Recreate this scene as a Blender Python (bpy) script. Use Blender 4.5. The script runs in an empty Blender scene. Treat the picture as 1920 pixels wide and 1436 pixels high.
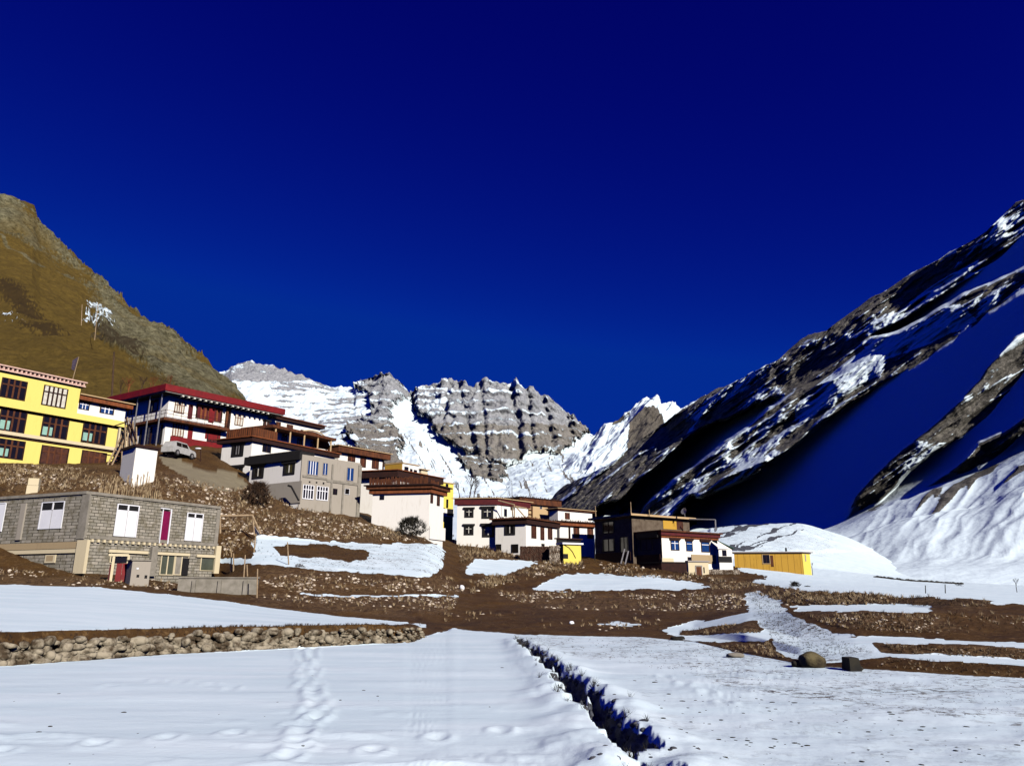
import bpy, math, random
import numpy as np
from mathutils import Vector
random.seed(7); RNG = np.random.default_rng(7)
SC = bpy.context.scene
COL = SC.collection
# ------------------------------------------------------------------ camera, sky, sun, exposure
F, CX, CY, EYE = 1400.0, 960.0, 718.0, 1.6
PITCH = math.atan(392 / 1400)
cT, sT = math.cos(PITCH), math.sin(PITCH)
cam = bpy.data.cameras.new("camera"); camo = bpy.data.objects.new("camera", cam); COL.objects.link(camo)
cam.sensor_width = 36; cam.lens = 36 * F / 1920; cam.clip_start = 0.1; cam.clip_end = 12000
camo.location = (0, 0, EYE); camo.rotation_euler = (math.pi / 2 + PITCH, 0, 0)
SC.camera = camo
SUN_EL, SUN_AZ = 28.0, 35.0            # azimuth: degrees to the right of straight behind the camera
el, az = math.radians(SUN_EL), math.radians(SUN_AZ)
LDIR = Vector((math.sin(az) * math.cos(el), -math.cos(az) * math.cos(el), math.sin(el)))
sun = bpy.data.lights.new("sun", 'SUN'); suno = bpy.data.objects.new("sun", sun); COL.objects.link(suno)
sun.energy = 5.0; sun.angle = math.radians(0.5); sun.color = (1.0, 0.95, 0.88)
suno.rotation_euler = LDIR.to_track_quat('Z', 'Y').to_euler()
w = bpy.data.worlds.new("World"); SC.world = w; w.use_nodes = True
nt = w.node_tree; bg = nt.nodes['Background']
sky = nt.nodes.new('ShaderNodeTexSky'); sky.sky_type = 'NISHITA'; sky.sun_disc = False
sky.sun_elevation = el; sky.sun_rotation = math.pi - az; sky.altitude = 4000; sky.air_density = 1.0; sky.dust_density = 0.1; sky.ozone_density = 2.0
sep = nt.nodes.new('ShaderNodeSeparateColor'); com = nt.nodes.new('ShaderNodeCombineColor'); nt.links.new(sky.outputs[0], sep.inputs[0])
def chan(i, k, p, top_):      # deep polarised high-altitude blue: each channel of the physical sky scaled / steepened
    a = nt.nodes.new('ShaderNodeMath'); a.operation = 'POWER'; a.inputs[1].default_value = p; nt.links.new(sep.outputs[i], a.inputs[0])
    b = nt.nodes.new('ShaderNodeMath'); b.operation = 'MULTIPLY'; b.inputs[1].default_value = k; nt.links.new(a.outputs[0], b.inputs[0]); c_ = nt.nodes.new('ShaderNodeMath'); c_.operation = 'MINIMUM'; c_.inputs[1].default_value = top_; nt.links.new(b.outputs[0], c_.inputs[0]); nt.links.new(c_.outputs[0], com.inputs[i])
chan(0, .004, 1.0, .01); chan(1, .0205, 3.0, .17); chan(2, .54, 1.0, 2.0)
nt.links.new(com.outputs[0], bg.inputs[0]); bg.inputs[1].default_value = 0.13
SC.cycles.diffuse_bounces = 0
SC.view_settings.view_transform = 'Standard'; SC.view_settings.look = 'None'; SC.view_settings.exposure = 0.15; SC.view_settings.gamma = 1

# ------------------------------------------------------------------ pixel geometry (photo is 1920 wide)
def P(u, v, d):
    a = (u - CX) / F; b = (CY - v) / F; den = cT - b * sT
    return Vector((a * d / den, d, EYE + (sT + b * cT) * d / den))
def ratio(v):
    b = (CY - v) / F; return (sT + b * cT) / (cT - b * sT)
def d_at(v, z=0.0): return (z - EYE) / ratio(v)

# ------------------------------------------------------------------ noise
def _h(ix, iy, iz, seed):
    n = (ix * 374761393 + iy * 668265263 + iz * 1274126177 + seed * 974634777) & 0xffffffff
    n = ((n ^ (n >> 13)) * 1274126177) & 0xffffffff
    n = n ^ (n >> 16)
    return (n & 0xffff) / 32767.5 - 1.0
def vnoise(p, seed=0):
    p = np.asarray(p, float); i = np.floor(p).astype(np.int64); f = p - i; f = f * f * (3 - 2 * f)
    r = 0
    for dx in (0, 1):
        for dy in (0, 1):
            for dz in (0, 1):
                wgt = (f[..., 0] if dx else 1 - f[..., 0]) * (f[..., 1] if dy else 1 - f[..., 1]) * (f[..., 2] if dz else 1 - f[..., 2])
                r = r + wgt * _h(i[..., 0] + dx, i[..., 1] + dy, i[..., 2] + dz, seed)
    return r
def fbm(p, octv=4, seed=0, gain=.5, ridged=False):
    p = np.asarray(p, float); a = 1.0; s = 0; t = 0
    for o in range(octv):
        n = vnoise(p * (2 ** o) + 17.3 * o, seed + o)
        if ridged: n = 1 - 2 * np.abs(n)
        s = s + a * n; t += a; a *= gain
    return s / t
def inpoly(u, v, poly):
    r = np.zeros(u.shape, bool); n = len(poly)
    for k in range(n):
        x1, y1 = poly[k]; x2, y2 = poly[(k + 1) % n]
        c = ((y1 > v) != (y2 > v)) & (u < (x2 - x1) * (v - y1) / ((y2 - y1) + 1e-9) + x1)
        r ^= c
    return r
def inpolys(u, v, polys):
    r = np.zeros(u.shape, bool)
    for p in polys: r |= inpoly(u, v, p)
    return r

# ------------------------------------------------------------------ tags and meshes
def tag(o, label=None, cat=None, group=None, kind=None):
    if label: o['label'] = label
    if cat: o['category'] = cat
    if group: o['group'] = group
    if kind: o['kind'] = kind
    return o
def np_mesh(name, V, faces4, mat, smooth=True, attrs=None, tris=None):
    me = bpy.data.meshes.new(name)
    V = np.asarray(V, np.float32).reshape(-1, 3)
    f = np.asarray(faces4, np.int32); k = f.shape[1]
    me.vertices.add(len(V)); me.vertices.foreach_set('co', V.ravel())
    me.loops.add(f.size); me.loops.foreach_set('vertex_index', f.ravel())
    me.polygons.add(len(f)); me.polygons.foreach_set('loop_start', np.arange(0, f.size, k, dtype=np.int32))
    me.polygons.foreach_set('loop_total', np.full(len(f), k, np.int32))
    if smooth: me.polygons.foreach_set('use_smooth', np.ones(len(f), bool))
    me.update(calc_edges=True)
    for an, av in (attrs or {}).items():
        at = me.attributes.new(an, 'FLOAT', 'POINT'); at.data.foreach_set('value', np.asarray(av, np.float32).ravel())
    if mat: me.materials.append(mat)
    return me
def link(name, me, parent=None):
    o = bpy.data.objects.new(name, me); COL.objects.link(o)
    if parent: o.parent = parent
    return o
def empty(name, loc, label, cat, group=None):
    o = bpy.data.objects.new(name, None); COL.objects.link(o); o.location = loc; o.empty_display_size = .3
    return tag(o, label, cat, group)
class MB:
    def __init__(s): s.v = []; s.f = []
    def add(s, vs, fs):
        n = len(s.v); s.v += [tuple(x) for x in vs]; s.f += [tuple(i + n for i in f) for f in fs]
    def hexa(s, lo, hi):   # two quads (4 pts each, same winding)
        s.add(list(lo) + list(hi), [(3, 2, 1, 0), (4, 5, 6, 7), (0, 1, 5, 4), (1, 2, 6, 5), (2, 3, 7, 6), (3, 0, 4, 7)])
    def prism(s, poly, z0, z1):
        n = len(poly)
        vs = [(p[0], p[1], z0) for p in poly] + [(p[0], p[1], z1) for p in poly]
        s.add(vs, [tuple(range(n))[::-1], tuple(range(n, 2 * n))] + [(i, (i + 1) % n, n + (i + 1) % n, n + i) for i in range(n)])
    def bar(s, a, b, r, r2=None, n=6):
        a = Vector(a); b = Vector(b); r2 = r if r2 is None else r2
        d = (b - a).normalized(); x = d.orthogonal().normalized(); y = d.cross(x)
        vs = []
        for q, rr in ((a, r), (b, r2)):
            for k in range(n):
                t = 2 * math.pi * k / n; vs.append(q + (x * math.cos(t) + y * math.sin(t)) * rr)
        s.add(vs, [tuple(range(n))[::-1], tuple(range(n, 2 * n))] + [(i, (i + 1) % n, n + (i + 1) % n, n + i) for i in range(n)])
    def build(s, name, mat, parent=None, smooth=False):
        me = bpy.data.meshes.new(name)
        o0 = Vector((0, 0, 0)); q = parent
        while q is not None: o0 = o0 + q.location; q = q.parent
        if parent is None and s.v:
            a = np.array(s.v); o0 = Vector((a[:, 0].mean(), a[:, 1].mean(), a[:, 2].min()))
        me.from_pydata([tuple(Vector(p) - o0) for p in s.v], [], s.f); me.materials.append(mat)
        import bmesh
        bm = bmesh.new(); bm.from_mesh(me); bmesh.ops.recalc_face_normals(bm, faces=bm.faces); bm.to_mesh(me); bm.free()
        if smooth:
            for p in me.polygons: p.use_smooth = True
        o = link(name, me, parent)
        if parent is None: o.location = o0
        return o

# ------------------------------------------------------------------ materials
def nodes(name):
    m = bpy.data.materials.new(name); m.use_nodes = True; t = m.node_tree
    return m, t, t.nodes['Principled BSDF']
def rgb(c): return (c[0], c[1], c[2], 1)
def N(t, typ, **kw):
    n = t.nodes.new(typ)
    for k, v in kw.items(): setattr(n, k, v)
    return n
def noise_node(t, vec, scale, detail=5, rough=.6, dist=0):
    n = N(t, 'ShaderNodeTexNoise'); n.inputs['Scale'].default_value = scale; n.inputs['Detail'].default_value = detail
    n.inputs['Roughness'].default_value = rough; n.inputs['Distortion'].default_value = dist
    if vec is not None: t.links.new(vec, n.inputs['Vector'])
    return n
def ramp(t, fac, a, b, ca=(0, 0, 0, 1), cb=(1, 1, 1, 1)):
    r = N(t, 'ShaderNodeValToRGB'); r.color_ramp.elements[0].position = a; r.color_ramp.elements[1].position = b
    r.color_ramp.elements[0].color = ca; r.color_ramp.elements[1].color = cb
    t.links.new(fac, r.inputs[0]); return r
def mixc(t, fac, a, b, mode='MIX'):
    m = N(t, 'ShaderNodeMix', data_type='RGBA', blend_type=mode)
    for s, x in ((0, fac), (6, a), (7, b)):
        if isinstance(x, (int, float)): m.inputs[s].default_value = x
        elif isinstance(x, tuple): m.inputs[s].default_value = rgb(x)
        else: t.links.new(x, m.inputs[s])
    return m.outputs[2]
def math_(t, op, a, b=0.0, c=None):
    m = N(t, 'ShaderNodeMath', operation=op)
    for s, x in enumerate((a, b) if c is None else (a, b, c)):
        if isinstance(x, (int, float)): m.inputs[s].default_value = x
        else: t.links.new(x, m.inputs[s])
    return m.outputs[0]
def coords(t, scale=(1, 1, 1), rot=(0, 0, 0)):
    c = N(t, 'ShaderNodeTexCoord'); mp = N(t, 'ShaderNodeMapping'); mp.inputs['Scale'].default_value = scale; mp.inputs['Rotation'].default_value = rot
    t.links.new(c.outputs['Object'], mp.inputs['Vector']); return mp.outputs[0]
def bump(t, bsdf, h, strength=.3, dist=.1):
    b = N(t, 'ShaderNodeBump'); b.inputs['Strength'].default_value = strength; b.inputs['Distance'].default_value = dist
    t.links.new(h, b.inputs['Height']); t.links.new(b.outputs[0], bsdf.inputs['Normal']); return b
def simple(name, c1, c2=None, scale=3, rough=.8, bs=.15, stretch=(1, 1, 1), bd=.03, lo=.35, hi=.65, spec=.3, metal=0):
    m, t, b = nodes(name); v = coords(t, stretch)
    c2 = c2 or tuple(x * .75 for x in c1)
    n = noise_node(t, v, scale, 6, .65)
    t.links.new(mixc(t, ramp(t, n.outputs[0], lo, hi).outputs[0], c1, c2), b.inputs['Base Color'])
    b.inputs['Roughness'].default_value = rough; b.inputs['Specular IOR Level'].default_value = spec; b.inputs['Metallic'].default_value = metal
    n2 = noise_node(t, v, scale * 6, 4, .6)
    if bs: bump(t, b, n2.outputs[0], bs, bd)
    return m
def glass(name, c, rough=.12):
    m, t, b = nodes(name); v = coords(t)
    n = noise_node(t, v, 2.5, 3)
    t.links.new(mixc(t, n.outputs[0], c, tuple(x * .45 for x in c)), b.inputs['Base Color'])
    b.inputs['Roughness'].default_value = rough; b.inputs['Specular IOR Level'].default_value = .6; return m
def stained(name, c, dirt, amount=.5):       # painted plaster with vertical weathering streaks and blotches
    m, t, b = nodes(name); v = coords(t, (2.2, 2.2, .35)); v2 = coords(t)
    n = noise_node(t, v, 1.6, 7, .7); n2 = noise_node(t, v2, .5, 5, .6)
    f = math_(t, 'MULTIPLY', ramp(t, n.outputs[0], .5, .8).outputs[0], ramp(t, n2.outputs[0], .4, .65).outputs[0])
    t.links.new(mixc(t, math_(t, 'MULTIPLY', f, amount), c, dirt), b.inputs['Base Color'])
    b.inputs['Roughness'].default_value = .9; b.inputs['Specular IOR Level'].default_value = .15
    bump(t, b, noise_node(t, v2, 14, 5, .6).outputs[0], .25, .03); return m
M = {}
M['white'] = stained('white_plaster', (.88, .84, .75), (.46, .38, .27), .6)
M['yellow'] = stained('yellow_paint', (.80, .66, .17), (.58, .43, .10), .5)
M['yellow2'] = stained('lemon_paint', (.78, .64, .12), (.55, .42, .08), .4)
M['mustard'] = stained('mustard_boards_and_shade', (.52, .30, .045), (.16, .08, .01), .9)  # also holds the dimmer light on the long shed's front
M['tan'] = stained('tan_render', (.52, .36, .19), (.32, .2, .1), .6)
M['cream'] = stained('cream_concrete', (.66, .56, .36), (.4, .3, .15), .5)
M['beige'] = stained('mud_render', (.40, .30, .17), (.22, .15, .08), .7)
M['grey'] = stained('grey_render', (.36, .32, .26), (.20, .17, .12), .9)
M['dimgrey'] = stained('dusty_render', (.34, .30, .27), (.18, .15, .13), .8)
M['mud_and_shade'] = simple('dark_mud_and_shade', (.15, .115, .08), (.08, .055, .035), 1.5, .9, .4)  # brown wall; also carries the painted shade of the big house's left wing
M['red'] = simple('red_paint', (.21, .006, .008), (.13, .005, .006), 1.5, .6)
M['maroon'] = simple('maroon_paint', (.10, .010, .010), (.06, .006, .008), 2, .7)
M['magenta'] = simple('magenta_door', (.22, .005, .06), (.15, .004, .04), 2, .5)
M['brown'] = simple('brown_timber', (.14, .045, .015), (.05, .015, .006), 2.5, .85, .5, (1, 1, .3))
M['darkbrown'] = simple('dark_timber_and_shade', (.035, .010, .006), (.018, .006, .004), 3, .85, .4)
M['black'] = simple('black_paint_and_shade', (.006, .006, .007), (.012, .010, .009), 3, .8, .1)
M['rust'] = simple('rust_timber', (.26, .075, .022), (.12, .035, .012), 3, .85, .5, (1, 1, .3))
M['pink'] = simple('pale_pink_paint', (.74, .50, .40), (.6, .38, .3), 3, .8)
M['glass'] = glass('dark_glass', (.012, .010, .010))
M['bluegl'] = glass('blue_glass', (.015, .06, .22))
M['greengl'] = glass('pale_green_curtain', (.35, .62, .50), .5)
M['curtain'] = simple('white_curtain', (.72, .70, .62), (.5, .46, .36), 4, .9)
M['brownpane'] = simple('brown_pane', (.09, .03, .012), (.04, .012, .008), 3, .5)
M['panel'] = simple('white_panel', (.85, .85, .86), (.78, .78, .8), 1.2, .5, .05)
M['concrete'] = simple('concrete', (.30, .27, .22), (.2, .18, .14), 2, .9)
M['greenroof'] = simple('green_sheet_roof', (.02, .09, .06), (.015, .06, .045), 2, .5)
M['metal'] = simple('galvanised_metal', (.45, .43, .4), (.3, .28, .26), 6, .45, .05, metal=.6)
M['wood'] = simple('pale_weathered_wood', (.45, .33, .2), (.25, .17, .09), 5, .85, .4)
M['straw'] = simple('dry_twigs', (.52, .39, .22), (.09, .045, .018), 2.1, .9, 0, lo=.38, hi=.6)
M['twig'] = simple('dark_twigs', (.10, .055, .028), (.03, .018, .012), 1.5, .9, 0)
M['bush'] = simple('dark_bush', (.035, .03, .018), (.012, .011, .010), 2, .9, 0)
M['stone'] = simple('pale_stone', (.36, .31, .22), (.07, .05, .03), 3.4, .95, .8, lo=.42, hi=.6, bd=.02, spec=.1)
M['mossrock'] = simple('mossy_rock', (.16, .13, .06), (.03, .022, .012), 3, .95, .8, bd=.03)
M['rubble'] = simple('rubble_stone', (.66, .56, .43), (.13, .08, .045), 1.7, .9, .4, lo=.42, hi=.58)
M['cloth'] = simple('faded_flag_cloth', (.12, .09, .12), (.05, .04, .06), 6, .9)
M['tyre'] = simple('tyre_rubber', (.02, .02, .02), None, 4, .8)
M['dullgl'] = glass('dull_green_glass', (.10, .11, .075), .3)
M['carwhite'] = simple('white_car_paint', (.50, .49, .46), (.38, .37, .34), 2, .3, 0, spec=.5)

def mat_blocks():
    m, t, b = nodes('grey_blocks'); c = N(t, 'ShaderNodeTexCoord')
    geo = N(t, 'ShaderNodeNewGeometry'); sx = N(t, 'ShaderNodeSeparateXYZ'); t.links.new(geo.outputs['Position'], sx.inputs[0])
    al = math_(t, 'ADD', math_(t, 'MULTIPLY', sx.outputs[0], .75), math_(t, 'MULTIPLY', sx.outputs[1], .66))
    cb = N(t, 'ShaderNodeCombineXYZ'); t.links.new(al, cb.inputs[0]); t.links.new(sx.outputs[2], cb.inputs[1])
    br = N(t, 'ShaderNodeTexBrick'); t.links.new(cb.outputs[0], br.inputs['Vector']); br.inputs['Scale'].default_value = 1
    br.inputs['Brick Width'].default_value = .46; br.inputs['Row Height'].default_value = .21; br.inputs['Mortar Size'].default_value = .015
    br.inputs['Color1'].default_value = (.40, .36, .29, 1); br.inputs['Color2'].default_value = (.27, .25, .20, 1); br.inputs['Mortar'].default_value = (.035, .03, .022, 1)
    n = noise_node(t, c.outputs['Object'], 1.7, 7, .7)
    t.links.new(mixc(t, ramp(t, n.outputs[0], .45, .7).outputs[0], br.outputs[0], (.14, .12, .075)), b.inputs['Base Color'])
    n3 = noise_node(t, c.outputs['Object'], 12, 5, .7)
    h = math_(t, 'ADD', math_(t, 'MULTIPLY', br.outputs['Fac'], -1.0), math_(t, 'MULTIPLY', n3.outputs[0], .5))
    b.inputs['Roughness'].default_value = .95; b.inputs['Specular IOR Level'].default_value = .1; bump(t, b, h, .8, .04); return m
M['blocks'] = mat_blocks()

def attr(t, n): a = N(t, 'ShaderNodeAttribute'); a.attribute_name = n; return a.outputs['Fac']
def mat_ground():
    m, t, b = nodes('snow_and_soil'); v = coords(t); vs = coords(t, (.35, 1.3, 1))
    sn = attr(t, 'snow'); rd_ = attr(t, 'road'); sp = attr(t, 'speck'); di = attr(t, 'ditch'); gr = attr(t, 'grass')
    n1 = noise_node(t, v, 2.2, 8, .7)
    # brown soil
    soil = mixc(t, ramp(t, noise_node(t, v, .35, 6, .65).outputs[0], .35, .65).outputs[0], (.088, .044, .010), (.042, .019, .005))
    soil = mixc(t, ramp(t, noise_node(t, v, 4.5, 6, .75).outputs[0], .52, .7).outputs[0], soil, (.17, .10, .038))
    grass = mixc(t, ramp(t, noise_node(t, v, 3.0, 8, .8).outputs[0], .42, .62).outputs[0], (.035, .018, .007), (.24, .15, .07))
    soil = mixc(t, gr, soil, grass)
    soil = mixc(t, rd_, soil, mixc(t, noise_node(t, v, .8, 6).outputs[0], (.27, .23, .15), (.17, .14, .085)))
    # twigs and stones poking through the snow
    vo = N(t, 'ShaderNodeTexVoronoi', feature='DISTANCE_TO_EDGE'); t.links.new(coords(t, (1.2, .9, 1)), vo.inputs['Vector']); vo.inputs['Scale'].default_value = 2.6
    net = ramp(t, vo.outputs['Distance'], .0, .09, (1, 1, 1, 1), (0, 0, 0, 1)).outputs[0]
    spn = ramp(t, noise_node(t, v, 5, 8, .8).outputs[0], .50, .58).outputs[0]
    clump = ramp(t, noise_node(t, v, .55, 5, .7).outputs[0], .44, .62).outputs[0]
    dots = math_(t, 'MULTIPLY', math_(t, 'MULTIPLY', sp, clump), spn)
    mask = math_(t, 'ADD', sn, math_(t, 'MULTIPLY', math_(t, 'SUBTRACT', n1.outputs[0], .5), .9))
    mask = ramp(t, mask, .46, .54).outputs[0]
    mask = math_(t, 'MULTIPLY', mask, math_(t, 'SUBTRACT', 1.0, dots))
    snowc = mixc(t, ramp(t, noise_node(t, vs, .6, 5, .6).outputs[0], .4, .65).outputs[0], (.69, .82, .86), (.79, .90, .93))
    col = mixc(t, mask, soil, snowc)
    rk = ramp(t, noise_node(t, coords(t, (1, 1, 3)), 5, 6, .7).outputs[0], .4, .62).outputs[0]
    dc = mixc(t, rk, (.03, .03, .032), (.13, .14, .16))
    dm = ramp(t, math_(t, 'ADD', di, math_(t, 'MULTIPLY', math_(t, 'SUBTRACT', noise_node(t, v, 5, 8, .75).outputs[0], .5), 1.1)), .42, .5).outputs[0]
    col = mixc(t, dm, col, dc)
    t.links.new(col, b.inputs['Base Color'])
    b.inputs['Roughness'].default_value = .75; b.inputs['Specular IOR Level'].default_value = .2
    wv = noise_node(t, coords(t, (.45, 1.6, 1), (0, 0, .12)), 1.1, 5, .55)
    hs = math_(t, 'ADD', math_(t, 'MULTIPLY', wv.outputs[0], .5), math_(t, 'ADD', math_(t, 'MULTIPLY', noise_node(t, v, 9, 6, .7).outputs[0], .12), math_(t, 'MULTIPLY', noise_node(t, v, 45, 4, .7).outputs[0], .05)))
    hg = math_(t, 'MULTIPLY', noise_node(t, v, 5, 8, .8).outputs[0], 1.0)
    mx = N(t, 'ShaderNodeMix', data_type='FLOAT'); t.links.new(mask, mx.inputs[0]); t.links.new(hg, mx.inputs[2]); t.links.new(hs, mx.inputs[3])
    bump(t, b, mx.outputs[0], .5, .10); return m
def mat_mountain(name, rocks, sc=.02, snowtop=.0, strata=(1, 1, 1), bumpd=3.0, grad=.5):
    m, t, b = nodes(name); v = coords(t); vst = coords(t, strata)
    sn = attr(t, 'snow'); c2 = attr(t, 'tint'); c3 = attr(t, 'dark')
    sn_b = None; n = noise_node(t, vst, sc * 6, 9, .75); n2 = noise_node(t, v, sc, 6, .65)
    rc = mixc(t, ramp(t, n.outputs[0], .38, .62).outputs[0], rocks[0], rocks[1])
    rc2 = mixc(t, ramp(t, n.outputs[0], .38, .62).outputs[0], rocks[2], rocks[3])
    rc = mixc(t, ramp(t, n2.outputs[0], .4, .6).outputs[0], rc, mixc(t, .5, rc, rocks[1]))
    rc = mixc(t, c2, rc, rc2)
    rc = mixc(t, c3, rc, rocks[4])
    msk = math_(t, 'ADD', sn, math_(t, 'MULTIPLY', math_(t, 'SUBTRACT', noise_node(t, vst, sc * 9, 9, .8).outputs[0], .5), grad))
    msk = ramp(t, msk, .47, .53).outputs[0]
    t.links.new(mixc(t, msk, rc, (.74, .86, .90)), b.inputs['Base Color'])
    b.inputs['Roughness'].default_value = .9; b.inputs['Specular IOR Level'].default_value = .1
    mx = N(t, 'ShaderNodeMix', data_type='FLOAT'); t.links.new(msk, mx.inputs[0]); t.links.new(noise_node(t, vst, sc * 10, 9, .75).outputs[0], mx.inputs[2]); t.links.new(math_(t, 'MULTIPLY', noise_node(t, v, sc * 5, 4, .5).outputs[0], .15), mx.inputs[3])
    bump(t, b, mx.outputs[0], .9, bumpd); return m

# ------------------------------------------------------------------ lofted terrain
def smooth(y, us, w):
    if not w: return y
    return sum(np.interp(us + o * w, us, y) * k for o, k in ((-1, .12), (-.66, .15), (-.33, .16), (0, .14), (.33, .16), (.66, .15), (1, .12)))
def interp_line(pts, us, w=0, wd=0):
    a = np.array(sorted(pts)); return smooth(np.interp(us, a[:, 0], a[:, 1]), us, w), smooth(np.interp(us, a[:, 0], a[:, 2]), us, wd)
def PV(u, v, d):
    a = (u - CX) / F; b = (CY - v) / F; den = cT - b * sT
    return np.stack([a * d / den, d + 0 * u, EYE + (sT + b * cT) * d / den], -1)
def loft(us, lines, counts, sm=None, persp=()):
    sm = sm or [(0, 0)] * len(lines)
    Ps = [PV(us, *interp_line(l, us, *w)) for l, w in zip(lines, sm)]
    rows = []
    for k in range(len(lines) - 1):
        tt = np.linspace(0, 1, counts[k], endpoint=False)
        for t in tt:
            if k in persp: ya, yb = Ps[k][:, 1:2], Ps[k + 1][:, 1:2]; t = ya * t / (yb - (yb - ya) * t)
            rows.append(Ps[k] * (1 - t) + Ps[k + 1] * t)
    rows.append(Ps[-1]); return np.array(rows)
def to_uv(X):
    dz = X[..., 2] - EYE; fw = X[..., 1] * cT + dz * sT; up = -X[..., 1] * sT + dz * cT
    fw = np.maximum(fw, .05)
    return CX + F * X[..., 0] / fw, CY - F * up / fw
def grid_faces(r, c):
    i = np.arange(r * c).reshape(r, c)
    return np.stack([i[:-1, :-1], i[:-1, 1:], i[1:, 1:], i[1:, :-1]], -1).reshape(-1, 4)
def polyline_field(u, v, pts):
    """pts: (u, v, w). signed distance (positive to the lower right) and width at the nearest point"""
    best = np.full(u.shape, 1e9); sd = np.zeros(u.shape); ww = np.ones(u.shape)
    for (x1, y1, w1), (x2, y2, w2) in zip(pts[:-1], pts[1:]):
        dx, dy = x2 - x1, y2 - y1; L2 = dx * dx + dy * dy
        t = np.clip(((u - x1) * dx + (v - y1) * dy) / L2, 0, 1)
        qx, qy = x1 + t * dx, y1 + t * dy; dd = np.hypot(u - qx, v - qy)
        sgn = np.sign((u - qx) * abs(dy) + (v - qy) * abs(dx))
        k = dd < best; best = np.where(k, dd, best); sd = np.where(k, dd * sgn, sd); ww = np.where(k, w1 + t * (w2 - w1), ww)
    return sd, ww

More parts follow.
